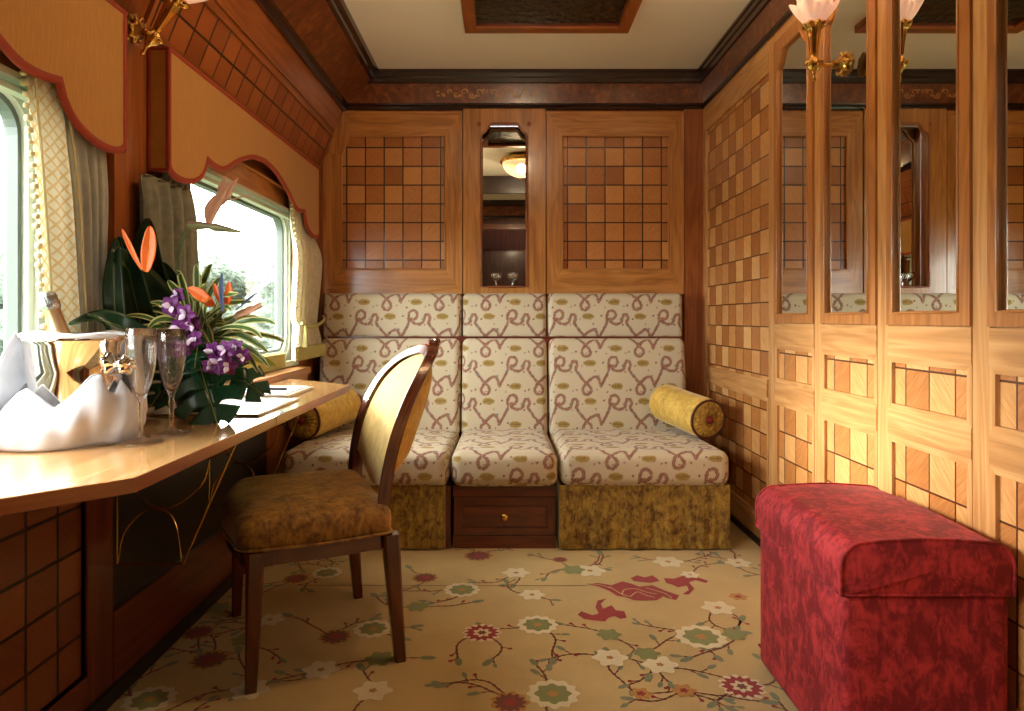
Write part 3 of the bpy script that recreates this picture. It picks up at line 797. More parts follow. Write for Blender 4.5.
# front wall (behind the viewer) with the open doorway
mb = MB(); FW = lambda u, v, w_: Vector((u, YF+w_, v))
plate(mb, FW, rect(-1.2, 1.25, 0, 2.42), -.06, 0, M['mahogany'], holes=[rect(-.32, .48, .002, 2.05)], back=True)
wf = tag(mb.build('wall_front'), 'dark panelled wall behind the viewer', kind='structure')
mb = MB(); mitred(mb, FW, -.38, .54, -.06, 2.11, .06, 0, .02, M['oak_red']); tag(mb.build('door_1', bevel=.003), 'oak door frame', kind='structure')
mb = MB()
box(mb, -.40, -.37, YF-1.3, YF-.061, 0, 2.3, M['mahogany']); box(mb, .53, .56, YF-1.3, YF-.061, 0, 2.3, M['mahogany'])
box(mb, -.40, .56, YF-1.33, YF-1.3, 0, 2.3, M['mahogany']); tag(mb.build('wall_corridor'), 'dark corridor wall', kind='structure')

# ceiling panel
e = empty('ceiling_panel', (.198, 2.85, ZC), 'dark embossed bronze panel in a wooden frame on the ceiling', 'ceiling panel')
CT = lambda u, v, w_: Vector((u, v, ZC-w_))
mb = MB(); mitred(mb, CT, -.19, .586, 2.40, 3.25, .055, 0, .035, M['oak_red']); mb.build('frame', e, bevel=.008)
mb = MB(); mitred(mb, CT, -.145, .541, 2.445, 3.205, .014, .012, .024, M['mahogany']); mb.build('inner_moulding', e, bevel=.004)
mb = MB(); plate(mb, CT, rect(-.135, .531, 2.455, 3.195), 0, .012, M['bronze']); mb.build('embossed_plate', e)
# ceiling light
e = empty('ceiling_light', (DOME[0], DOME[1], ZC), 'lit alabaster dome ceiling light with brass rim, seen in the niche mirror', 'ceiling light')
mb = MB(); lathe(mb, [(.0,0),(.10,0),(.17,-.03),(.185,-.05),(.18,-.065),(.165,-.07),(.16,-.055)], M['brass'], (DOME[0], DOME[1], ZC-.0), seg=40); mb.build('rim', e, smooth=True)
mb = MB(); lathe(mb, [(.160,-.068),(.152,-.10),(.125,-.14),(.08,-.172),(.03,-.188),(.0,-.19)], M['dome'], (DOME[0], DOME[1], ZC), seg=40, rfun=lambda t, h: 1+.02*math.cos(10*t)); dm = mb.build('glass_dome', e, smooth=True)
dm.visible_shadow = True
bpy.data.objects['dome_bulb'].location.z = ZC-.115; bpy.data.lights['dome_bulb'].shadow_soft_size = .04; bpy.data.lights['dome_bulb'].energy = 75
mb = MB(); ball(mb, (DOME[0], DOME[1], ZC-.195), .012, M['brass']); mb.build('finial', e, smooth=True)
#=================================================================== FABRIC PATTERN (woven, follows the cloth)
PX, PY = 0.285, 0.200
def _ribbon():
    u = 1/200.*PX; v = 1/140.*PY
    raw = [(0,30),(12,8),(24,-14),(32,-34),(31,-52),(36,-70),(50,-78),(63,-70),(64,-55),(54,-44),(42,-46),(44,-36),(58,-27),(74,-26),(87,-34),(91,-50),(98,-62),(109,-60),(113,-46),(107,-32),(120,-12),(134,6),(148,20),(161,34),(163,50),(151,60),(137,56),(132,42),(140,26),(154,12),(168,0),(182,-5),(192,4),(197,18),(200,30)]
    pts = catmull([Vector((x*u, -y*v, 0)) for x, y in raw], 4)
    return np.array([[p.x, p.y] for p in pts])
RIB = _ribbon()
def fabric_color(uv):
    """uv: (n,2) metres on the cloth -> rgb linear"""
    cream, cream2 = np.array(srgb(190,176,146)[:3]), np.array(srgb(202,189,162)[:3])
    rib_d, rib_l = np.array(srgb(124,78,62)[:3]), np.array(srgb(164,118,96)[:3])
    leaf = np.array(srgb(160,132,66)[:3]); dot = np.array(srgb(110,44,40)[:3]); blue = np.array(srgb(120,122,120)[:3])
    n = len(uv); x = uv[:, 0] % PX; y = uv[:, 1] % PY
    col = np.where((np.sin(uv[:, 0]*700)*np.sin(uv[:, 1]*700) > 0)[:, None], cream, cream2)
    d = np.full(n, 9.0)
    C = []
    for ox in (-PX, 0, PX):
        for oy in (-PY, 0, PY): C.append(RIB+np.array([ox, oy+PY*.75]))
    C = np.vstack(C); C = C[(C[:, 0] > -.02) & (C[:, 0] < PX+.02) & (C[:, 1] > -.02) & (C[:, 1] < PY+.02)]
    for i in range(0, n, 8000):
        q = np.stack([x[i:i+8000], y[i:i+8000]], 1)
        d[i:i+8000] = np.sqrt(((q[:, None, :]-C[None])**2).sum(2)).min(1)
    def put(mask, c): col[mask] = c
    # leaves
    for k, (lx, ly) in enumerate([(60, 75), (160, 20), (160, 20), (60, 40)]):
        cx, cy = lx/200*PX, ly/140*PY
        dx = (x-cx+PX/2) % PX-PX/2; dy = (y-cy+PY/2) % PY-PY/2
        if k in (1, 3): continue
        r = np.sqrt((dx/.032)**2+(dy/.019)**2); th = np.arctan2(dy/.019, dx/.032)
        edge = .96+.07*np.cos(15*th)+.06*np.cos(2*th)
        put(r < edge, leaf); put((np.abs(dy) < .0022) & (np.abs(dx) < .026), leaf*.55)
        put((r < edge*.8) & (np.abs(((dx*1.2+np.abs(dy)) % .012)-.006) < .0018), leaf*.72)
    ser = .0064+.0016*(np.sin(x*900)*np.sin(y*900) > 0); put(d < ser, rib_d); put((d < .0030), rib_l)
    # dots
    for k, (lx, ly, c, r) in enumerate([(10,22,dot,.0050),(32,80,dot,.0042),(84,10,blue,.0062),(92,128,dot,.0045),(120,118,blue,.0060),(28,128,blue,.0058),(130,10,dot,.0042),(186,62,dot,.0045),(192,112,blue,.0058),(110,62,dot,.0048),(96,58,dot,.0035),(24,54,dot,.0038),(150,56,dot,.0036),(180,132,dot,.0038),(66,76,dot,.0036)]):
        cx, cy = lx/200*PX, ly/140*PY
        dx = (x-cx+PX/2) % PX-PX/2; dy = (y-cy+PY/2) % PY-PY/2
        put(dx**2+dy**2 < r*r, c)
    return col

def cushion(name, parent, c, size, r, m, res=.0045, bulge=(0,0,0), shear=0, uvo=(0,0), weave=True, crown=0, label=None, rfun=None, step_other=.012):
    """rounded upholstered block. c: centre; front face looks to -y. shear: y shift per z (lean back)."""
    sx, sy, sz = [s/2 for s in size]; verts = []; faces = []; off = 0
    def patch(fx, nu, nv):
        nonlocal off
        a = np.linspace(-1, 1, nu+1); b = np.linspace(-1, 1, nv+1)
        A, Bb = np.meshgrid(a, b, indexing='ij'); p = fx(A.ravel(), Bb.ravel()); verts.append(p)
        i, j = np.meshgrid(np.arange(nu), np.arange(nv), indexing='ij'); i = i.ravel(); j = j.ravel(); k = nv+1
        faces.append(np.stack([off+i*k+j, off+(i+1)*k+j, off+(i+1)*k+j+1, off+i*k+j+1], 1)); off += len(p)
    n = lambda L: max(6, int(2*L/res)); nc = lambda L: max(6, int(2*L/step_other))
    o = lambda q: np.ones_like(q)
    nx, ny, nz = n(sx), n(sy), n(sz)
    patch(lambda a, b: np.stack([a*sx, -sy*o(a), b*sz], 1), nx, nz)
    patch(lambda a, b: np.stack([a*sx, b*sy, sz*o(a)], 1), nx, ny)
    patch(lambda a, b: np.stack([sx*o(a), a*sy, b*sz], 1), ny, nz)
    patch(lambda a, b: np.stack([-sx*o(a), a*sy, b*sz], 1), ny, nz)
    patch(lambda a, b: np.stack([a*sx, sy*o(a), b*sz], 1), nx, nz)
    patch(lambda a, b: np.stack([a*sx, b*sy, -sz*o(a)], 1), nx, ny)
    V = np.vstack(verts); Fc = np.vstack(faces)
    S = np.array([sx, sy, sz]); inn = np.clip(V, -(S-r), S-r); dv = V-inn; ln = np.linalg.norm(dv, axis=1, keepdims=True); ln[ln == 0] = 1
    Pn = np.where(ln > 1e-9, inn+dv/ln*r, V)
    flat = (np.abs(dv) > 1e-9).sum(1) <= 1; Pn[flat] = V[flat]
    q = V/S
    # gentle stuffing
    Pn = Pn + np.stack([np.sign(V[:,0])*(np.abs(q[:,0]) > .99)*bulge[0]*(1-q[:,1]**2)*(1-q[:,2]**2),
                        np.sign(V[:,1])*(np.abs(q[:,1]) > .99)*bulge[1]*(1-q[:,0]**2)*(1-q[:,2]**2),
                        np.sign(V[:,2])*(np.abs(q[:,2]) > .99)*bulge[2]*(1-q[:,0]**2)*(1-q[:,1]**2)], 1)
    uvc = np.zeros((len(V), 2)); ax = np.zeros(len(V), int)
    cnt = [len(v) for v in verts]; s0 = np.cumsum([0]+cnt)
    uvc[s0[0]:s0[1]] = V[s0[0]:s0[1]][:, [0, 2]]
    t = V[s0[1]:s0[2]]; uvc[s0[1]:s0[2]] = np.stack([t[:, 0], sz+(t[:, 1]+sy)], 1)
    for k, sg in ((2, 1), (3, -1)):
        t = V[s0[k]:s0[k+1]]; uvc[s0[k]:s0[k+1]] = np.stack([sg*(sx+t[:, 1]+sy), t[:, 2]], 1)
    t = V[s0[4]:s0[5]]; uvc[s0[4]:s0[5]] = t[:, [0, 2]]; t = V[s0[5]:s0[6]]; uvc[s0[5]:s0[6]] = t[:, [0, 1]]
    Pn[:, 1] += Pn[:, 2]*shear
    if rfun is not None: Pn = rfun(Pn, S)
    W_ = Pn+np.array(c)
    if parent is not None: W_ = W_-np.array(parent.get('_w', (0, 0, 0)))
    me = bpy.data.meshes.new(name); me.from_pydata(W_.tolist(), [], Fc.tolist())
    me.materials.append(m)
    uvc = uvc+np.array(c)[[0, 2]]+np.array(uvo)
    ul = me.uv_layers.new(name='UVMap'); ul.data.foreach_set('uv', uvc[Fc.ravel()].astype(np.float32).ravel())
    if weave:
        at = me.attributes.new('weave', 'FLOAT_COLOR', 'POINT'); colr = np.ones((len(V), 4), np.float32); colr[:, :3] = fabric_color(uvc)
        at.data.foreach_set('color', colr.ravel())
    bm = bmesh.new(); bm.from_mesh(me); bmesh.ops.remove_doubles(bm, verts=bm.verts, dist=2e-5); bmesh.ops.recalc_face_normals(bm, faces=bm.faces); bm.to_mesh(me); bm.free()
    me.polygons.foreach_set('use_smooth', [True]*len(me.polygons)); me.update()
    ob = bpy.data.objects.new(name, me); link(ob, parent)
    if label: ob['label'] = label
    return ob

#=================================================================== SOFA
sofa = empty('sofa', (0, 2.93, 0), 'cream paisley brocade sofa built along the back wall with gold velvet skirts', 'sofa')
secs = [(-.968, -.241), (-.233, .228), (.236, .968)]
for i, (a, b) in enumerate(secs):
    cx, wd = (a+b)/2, b-a
    sb_ = 1.0
    # headrest, upper cushion
    hx0, hx1 = [(-1.0, -.238), (-.233, .228), (.233, .975)][i]
    cushion('headrest', sofa, ((hx0+hx1)/2, 3.795, 1.010), (hx1-hx0-.004, .13, .252), .028, M['brocade'], bulge=(0,.010,0), uvo=(.03*i, .02))
    cushion('back_cushion', sofa, ((hx0+hx1)/2, 3.735, .630), (hx1-hx0-.004, .19, .527), .035, M['brocade'], bulge=(0,.012,0), shear=.16, uvo=(.03*i, .07))
    cushion('seat_cushion', sofa, (cx, 3.285, .347), (wd-.002, .735, .155), .045, M['brocade'], bulge=(0,.008,.010), shear=0, uvo=(.02*i, .11),
            rfun=lambda Pn, S: Pn+np.stack([0*Pn[:,0], 0*Pn[:,0], (Pn[:,1] > -9)*(.004-.018*(Pn[:,1]+S[1])/(2*S[1]))], 1))
for a, b in ((-.968, -.262), (.238, .966)):
    mb = MB(); g = []; nx = 90
    for j in range(13):
        z = .008+(.280-.008)*j/12; row = []
        for k in range(nx+1):
            x = a+(b-a)*k/nx; row.append((x, 2.938-.004*math.sin(k*.35+j*.1)*(1-j/12)-.003*math.sin(k*1.1)*(1-j/12), z))
        g.append(row)
    mb.grid(g, None, M['velvet_olive'])
    for x in (a, b): mb.face([(x, 2.938, .008), (x, 3.72, .008), (x, 3.72, .280), (x, 2.938, .280)], [(0,0)]*4, M['velvet_olive'])
    mb.build('velvet_skirt', sofa, smooth=False, solid=.006)
mb = MB(); box(mb, -.262, -.236, 2.96, 3.7, .0, .27, M['mahogany']); box(mb, -.225, .225, 3.02, 3.7, .02, .27, M['mahogany'])
box(mb, .24, .96, 2.96, 3.7, .0, .27, M['mahogany']); box(mb, -.96, -.27, 2.96, 3.7, .0, .27, M['mahogany']); box(mb, -.96, .96, 3.70, 3.86, 0, .9, M['mahogany'])
mb.build('sofa_base', sofa)
DT = lambda u, v, w_: Vector((u, 2.975-w_, v))
mb = MB(); bar(mb, DT, -.226, .222, .225, .275, -.02, .012, M['mahogany'], 'u'); bar(mb, DT, -.226, .222, .0, .055, -.02, .012, M['mahogany'], 'u')
mb.build('plinth', sofa, bevel=.003)
mb = MB(); mitred(mb, DT, -.222, .218, .058, .222, .030, -.02, .012, M['mahogany']); mitred(mb, DT, -.192, .188, .088, .192, .012, -.02, .004, M['mahogany'])
bar(mb, DT, -.180, .176, .100, .180, -.02, .008, M['mahogany'], 'u')
dr = mb.build('drawer', sofa, bevel=.003)
mb = MB(); lathe(mb, [(0,0),(.010,0),(.006,.006),(.007,.014),(.015,.018),(.017,.024),(.012,.031),(0,.033)], M['brass'], DT(-.002, .140, .008), (0,-1,0), 20); mb.build('knob', dr, smooth=True)

#=================================================================== BOLSTERS
def bolster(name, near, far, r, label, disc_mat=None):
    near, far = Vector(near), Vector(far); ax = (near-far); L = ax.length
    e = empty(name, tuple((near+far)/2-Vector((0,0,r))), label, 'bolster', 'velvet bolsters on the sofa')
    rc = .022
    prof = [(0, 0), (r*.6, .004), (r-rc, .006)]+[(r-rc+rc*math.sin(t), .006+rc*(1-math.cos(t))) for t in [PI/12*i for i in range(1, 7)]]
    prof += [(r*(1+.01*math.sin(i)), rc+(L-2*rc)*i/10) for i in range(1, 10)]
    prof += [(r-rc+rc*math.cos(t), L-rc+rc*math.sin(t)) for t in [PI/12*i for i in range(0, 7)]]
    mb = MB(); lathe(mb, prof, M['velvet_pale'], far, ax, 56); mb.build('roll', e, smooth=True)
    # gathered end disc
    mb = MB(); n_ = ax.normalized()
    g = []
    a = n_.orthogonal().normalized(); b = n_.cross(a); seg = 120
    for q in range(9):
        rr = (r-.014)*(1-q/8)+.010*(q/8); row = []
        for k in range(seg):
            t = 2*PI*k/seg; row.append(near+n_*(.003+.010*math.sin(PI*q/8)+.0028*math.cos(t*24)*math.sin(PI*min(1, q/6)))+(a*math.cos(t)+b*math.sin(t))*rr)
        g.append(row)
    mb.grid(g, None, M['velvet_gold'], closed_v=True); mb.build('end_disc', e, smooth=True)
    mb = MB(); tube(mb, [near-n_*.004+(a*math.cos(t)+b*math.sin(t))*(r-.006) for t in [2*PI*k/64 for k in range(64)]], .0062, M['piping_brown'], 8, closed=True); mb.build('piping', e, smooth=True)
    mb = MB(); lathe(mb, [(0,.020),(.008,.019),(.014,.014),(.018,.006),(.016,0)], M['crimson'], near+n_*.004, n_, 20, rfun=lambda t, h: 1+.12*math.cos(8*t)); mb.build('button', e, smooth=True)
bolster('bolster', (.962, 3.225, .520), (.834, 3.600, .560), .096, 'gold velvet bolster with crimson button on the right end of the sofa')
bolster('bolster', (-.950, 3.205, .518), (-.830, 3.59, .552), .094, 'gold velvet bolster on the left end of the sofa, half under the table')

#=================================================================== OTTOMAN
ot = empty('ottoman', (.917, 1.73, 0), 'red crushed velvet box stool with padded lid against the right wall', 'stool')
cushion('body', ot, (.917, 1.73, .205), (.366, .488, .390), .012, M['velvet_red'], res=.02, weave=False, bulge=(.004,.004,0))
OHX, OHY, OC = .188, .249, Vector((.917, 1.73, 0))
def arch(g=0.0, n=10):
    r = .055; P_ = [(-OHX-g, .397), (-OHX-g, .425)]
    P_ += [(-OHX-g+r-r*math.cos(t), .458+g+r*math.sin(t)) for t in [PI/2*i/n for i in range(n+1)]]
    return P_+[(-.08, .5165+g), (-.04, .519+g), (0, .520+g)]+[(-x, z) for x, z in reversed(P_+[(-.08, .5165+g), (-.04, .519+g)])]
mb = MB(); A = arch(); rows = []
for j in range(25):
    y = -OHY+2*OHY*j/24; rows.append([OC+Vector((x*(1+.006*math.sin(PI*j/24)), y, z+.006*math.sin(PI*j/24)*(z > .5))) for x, z in A])
mb.grid(rows, None, M['velvet_red'])
for sgn in (-1, 1):
    rr_ = []
    for f in [i/8 for i in range(9)]:
        rr_.append([OC+Vector((x*(1-f), sgn*(OHY+.010*(1-(1-f)**3)*1.0), .452+(z-.452)*(1-f))) for x, z in A])
    mb.grid(rr_, None, M['velvet_red'])
    mb.face([OC+Vector((-OHX, sgn*OHY, .397)), OC+Vector((OHX, sgn*OHY, .397)), OC+Vector((0, sgn*(OHY+.010), .452))], [(0,0)]*3, M['velvet_red'])
mb.face([OC+Vector((x*OHX, y*OHY, .397)) for x, y in ((-1,-1),(1,-1),(1,1),(-1,1))], [(0,0)]*4, M['velvet_red'])
mb.build('lid', ot, smooth=True)
mb = MB()
def loopz(z, g):
    loop = [OC+Vector((sx*(OHX+g), sy*(OHY+g), z)) for sx, sy in ((-1,-1),(1,-1),(1,1),(-1,1))]; return [loop[i].lerp(loop[(i+1) % 4], k/10) for i in range(4) for k in range(10)]
tube(mb, loopz(.399, 0), .0035, M['velvet_red'], 6, closed=True); mb.build('piping', ot, smooth=True)
for sgn in (-1, 1):
    mb = MB(); tube(mb, [OC+Vector((x, sgn*OHY, z)) for x, z in A], .0038, M['velvet_red'], 6); mb.build('piping', ot, smooth=True)
mb = MB(); tube(mb, loopz(.055, -.005), .0035, M['velvet_red'], 6, closed=True); mb.build('hem_piping', ot, smooth=True)

#=================================================================== TABLE
ZT = .74
tb = empty('folding_table', (-1.04, 1.8, 0), 'polished wooden folding table under the windows with angled ends', 'table')
def slab(y0, y1, nm):
    full = [(-1.045, .60), (-.92, .73), (-.734, .992-.0), (-.603, 1.114), (-.603, 2.655), (-.92, 2.925), (-1.045, 2.96)]
    full = [(-1.045, .70), (-.90, .80), (-.603, 1.114), (-.603, 2.655), (-.90, 2.915), (-1.045, 2.96)]
    pts = []
    for i in range(len(full)):
        a, b = full[i], full[(i+1) % len(full)]
        if y0 <= a[1] <= y1: pts.append(a)
        if (a[1]-y0)*(b[1]-y0) < 0: t = (y0-a[1])/(b[1]-a[1]); pts.append((a[0]+(b[0]-a[0])*t, y0))
        if (a[1]-y1)*(b[1]-y1) < 0: t = (y1-a[1])/(b[1]-a[1]); pts.append((a[0]+(b[0]-a[0])*t, y1))
    c = (sum(p[0] for p in pts)/len(pts), sum(p[1] for p in pts)/len(pts)); pts.sort(key=lambda p: math.atan2(p[1]-c[1], p[0]-c[0]))
    mb = MB(); b0 = random.uniform(0, 30)
    mb.face([(p[0], p[1], ZT) for p in pts], [(p[1]+b0, p[0]) for p in pts], M['table_top'])
    mb.face([(p[0], p[1], ZT-.026) for p in reversed(pts)], [(p[1], p[0]) for p in reversed(pts)], M['mahogany'])
    for i in range(len(pts)):
        a, b = pts[i], pts[(i+1) % len(pts)]; L = math.hypot(b[0]-a[0], b[1]-a[1])
        mb.face([(a[0],a[1],ZT-.026),(b[0],b[1],ZT-.026),(b[0],b[1],ZT),(a[0],a[1],ZT)], [(0,0),(L,0),(L,.026),(0,.026)], M['oak_red'])
    mb.build(nm, tb, weld=True, bevel=.0025)
slab(.5, 1.799, 'table_leaf'); slab(1.801, 3.1, 'table_leaf')
for yb in (1.80, 2.36):
    mb = MB(); Q = lambda x, z, yb=yb: Vector((x, yb, z))
    r = .0028
    loop = [Q(-1.022, .705), Q(-1.022, .352), Q(-.848, .352), Q(-.690, .712)]
    tube(mb, [loop[0], loop[0].lerp(loop[1], .5), loop[1]], r, M['brass']); tube(mb, [loop[1], loop[1].lerp(loop[2], .5), loop[2]], r, M['brass']); tube(mb, [loop[2], loop[2].lerp(loop[3], .5), loop[3]], r, M['brass'])
    for L in ([(-1.02,.36),(-1.005,.43),(-.96,.485),(-.92,.497),(-.88,.48),(-.86,.42),(-.853,.36)],
              [(-1.02,.70),(-1.0,.58),(-.95,.52),(-.92,.50),(-.87,.505),(-.80,.56),(-.78,.62)],
              [(-.90,.71),(-.88,.655),(-.83,.63),(-.77,.632),(-.72,.66),(-.70,.705)]):
        tube(mb, catmull([Q(*p) for p in L], 6), .0022, M['brass'])
    box(mb, -1.02, -.68, yb-.006, yb+.006, .708, .7145, M['brass_dark'])
    mb.build('bracket', tb, smooth=False)

#=================================================================== CHAIR
NF, NR, FR_, FFt = Vector((-.680, 1.825, 0)), Vector((-.307, 1.996, 0)), Vector((-.527, 2.447, 0)), Vector((-.905, 2.30, 0))
ch = empty('dining_chair', (-.60, 2.14, 0), 'walnut framed chair with bronze velvet seat and arched gold padded back beside the table', 'chair')
fwd = ((NF+FFt)/2-(NR+FR_)/2).normalized(); side = Vector((fwd.y, -fwd.x, 0))   # side points to the near side
if side.y > 0: side = -side
cen = (NF+NR+FR_+FFt)/4
def leg(p0, p1, r0, r1, rot=0):
    mb = MB(); g = []
    for k in range(9):
        t = k/8; c = p0.lerp(p1, t); r = r0+(r1-r0)*t
        g.append([c+fwd*(r*a)+side*(r*b) for a, b in ((-1,-.7),(-.7,-1),(.7,-1),(1,-.7),(1,.7),(.7,1),(-.7,1),(-1,.7))])
    mb.grid(g, [[(k*.06, j*.02) for j in range(8)] for k in range(9)], M['walnut'], closed_v=True)
    for row in (g[0], g[-1]): mb.face(row, [(0,0)]*8, M['walnut'])
    return mb.build('leg', ch, smooth=False, bevel=.0015)
U = Vector((0, 0, 1))
for p in (NF, FFt): leg(p+U*.375-fwd*.012, p, .024, .015)
for p, s_ in ((NR, 1), (FR_, -1)): leg(p+U*.375+fwd*.030, p, .025, .016)
# seat rail
sw_f, sw_r = (NF-FFt).length/2+.012, (NR-FR_).length/2+.006
def seat_outline(grow=0, n=10):
    a0 = (NF+FFt)/2+fwd*.018; b0 = (NR+FR_)/2+fwd*.02
    pts = []
    c1 = a0+side*(sw_f+grow)+fwd*grow; c2 = a0-side*(sw_f+grow)+fwd*grow; c3 = b0-side*(sw_r+grow)-fwd*grow; c4 = b0+side*(sw_r+grow)-fwd*grow
    cs = [c1, c2, c3, c4]; rad = [.075, .075, .03, .03]; bow = [.03, .012, 0, .012]
    for i in range(4):
        p, pv, nx = cs[i], cs[i-1], cs[(i+1) % 4]; d0 = (pv-p).normalized(); d1 = (nx-p).normalized(); r = rad[i]
        A, B = p+d0*r, p+d1*r
        for k in range(n+1):
            t = k/n; pts.append((A*(1-t)**2+p*2*t*(1-t)+B*t*t))
        nA = nx+(p-nx).normalized()*rad[(i+1) % 4]; out = (B+nA)/2-cen; out.z = 0; out = (d1.cross(U)); 
        if out.dot(B-cen) < 0: out = -out
        for k in range(1, n):
            t = k/n; pts.append(B.lerp(nA, t)+out*bow[i]*math.sin(PI*t))
    return pts
so = seat_outline(0)
mb = MB(); si = seat_outline(-.03)
g = [[p+U*z for p in L] for L, z in ((so, .335), (so, .378), (si, .378), (si, .335), (so, .335))]
mb.grid(g, [[(k*.04, j*.02) for k in range(len(so))] for j in range(5)], M['walnut'], closed_v=True); mb.build('seat_rail', ch, bevel=.002)
mb = MB(); rows = []
for gr, z in ((-.012,.374),(.006,.380),(.012,.395),(.013,.42),(.010,.438),(.002,.452),(-.015,.463),(-.04,.470),(-.08,.475),(-.13,.478),(-.18,.480)):
    L = seat_outline(0); 
    rows.append([cen+(p-cen)*(1+gr/.25)+U*(z+.012*(1 if z > .46 else 0)*0) for p in L])
mb.grid(rows, None, M['velvet_seat'], closed_v=True); mb.face(rows[-1], [(0,0)]*len(so), M['velvet_seat']); mb.build('seat', ch, smooth=True)
mb = MB(); L = [cen+(p-cen)*1.05+U*.382 for p in seat_outline(0)]; tube(mb, L, .004, M['velvet_seat'], 6, closed=True); mb.build('piping', ch, smooth=True)
# back: arched loop, dished and raked backwards
bc = (NR+FR_)/2+fwd*.022
def back_pt(s_, z, depth=0):
    """s_: -1..1 across (1 = near side), z height"""
    t = max(0, (z-.36)/.56); lean = .05*t+.155*t*t
    curve = .055*(s_*s_)                        # sides wrap forward
    return bc - fwd*lean + fwd*(curve*t**.5 if t > 0 else 0) + fwd*depth + U*z + side*(s_*.235)
def loop_pts(k=1.0, zb=.0):
    L = [(-.93, .335), (-.95, .45), (-.985, .56), (-1.0, .65), (-.965, .735), (-.85, .81), (-.63, .862), (-.34, .888), (0, .898)]
    R = [(-a, b) for a, b in reversed(L[:-1])]
    return L+R
lp = catmull([Vector((a, b, 0)) for a, b in loop_pts()], 6)
def sweep_flat(mb, pts2, wid, d0, d1, m, kin=1):
    """rectangular section rail following (s,z) outline"""
    g = []; n_ = len(pts2)
    for i, p in enumerate(pts2):
        t = pts2[min(i+1, n_-1)]-pts2[max(i-1, 0)]; tx, tz = t.x*.235, t.y; L = math.hypot(tx, tz); nx_, nz_ = -tz/L, tx/L
        w_ = wid(i/(n_-1)) if callable(wid) else wid
        a = (p.x+nx_*w_/.235, p.y+nz_*w_); b = (p.x-nx_*w_/.235, p.y-nz_*w_)
        g.append([back_pt(a[0], a[1], d0), back_pt(b[0], b[1], d0), back_pt(b[0], b[1], d1), back_pt(a[0], a[1], d1)])
    mb.grid(g, [[(i*.03, j*.03) for j in range(4)] for i in range(n_)], m, closed_v=True)
    mb.face(g[0], [(0,0)]*4, m); mb.face(g[-1], [(0,0)]*4, m)
mb = MB(); sweep_flat(mb, lp, lambda t: .015+.007*abs(2*t-1)**2, .018, -.020, M['walnut'])
# carved crest
cr = catmull([Vector((a, b, 0)) for a, b in ((-.16,.902),(-.08,.909),(0,.917),(.08,.909),(.16,.902))], 4)
sweep_flat(mb, cr, .010, .012, -.024, M['walnut'])
lathe(mb, [(0,-.02),(.010,-.016),(.012,0),(.010,.016),(0,.02)], M['walnut'], back_pt(0, .922, -.018), side, 12)
bf = mb.build('back_frame', ch, bevel=.003)
# pads
def pad(depth, bulge, nm, shrink=.07):
    ins = catmull([Vector((a*(1-shrink), max(b-.02, .44) if b > .4 else .44, 0)) for a, b in loop_pts() if b > .45], 5)
    c = Vector((0, .66, 0)); mb = MB(); rows = []
    n_ = len(ins); seq = list(ins)
    # close along the bottom
    a, b = seq[-1], seq[0]
    for k in range(1, 12): t = k/12; seq.append(Vector((a.x+(b.x-a.x)*t, a.y-.075*math.sin(PI*t)*1.0, 0)))
    for q in range(11):
        f = 1-q/11; h = bulge*(1-f**3)*1.0
        rows.append([back_pt(c.x+(p.x-c.x)*f, c.y+(p.y-c.y)*f, depth+h) for p in seq])
    mb.grid(rows, None, M['velvet_pale'], closed_v=True)
    mb.face(rows[-1], [(0,0)]*len(seq), M['velvet_pale'])
    mb.build(nm, ch, smooth=True)
pad(.006, .030, 'backrest'); pad(-.014, -.062, 'backrest_rear_pad', .02)
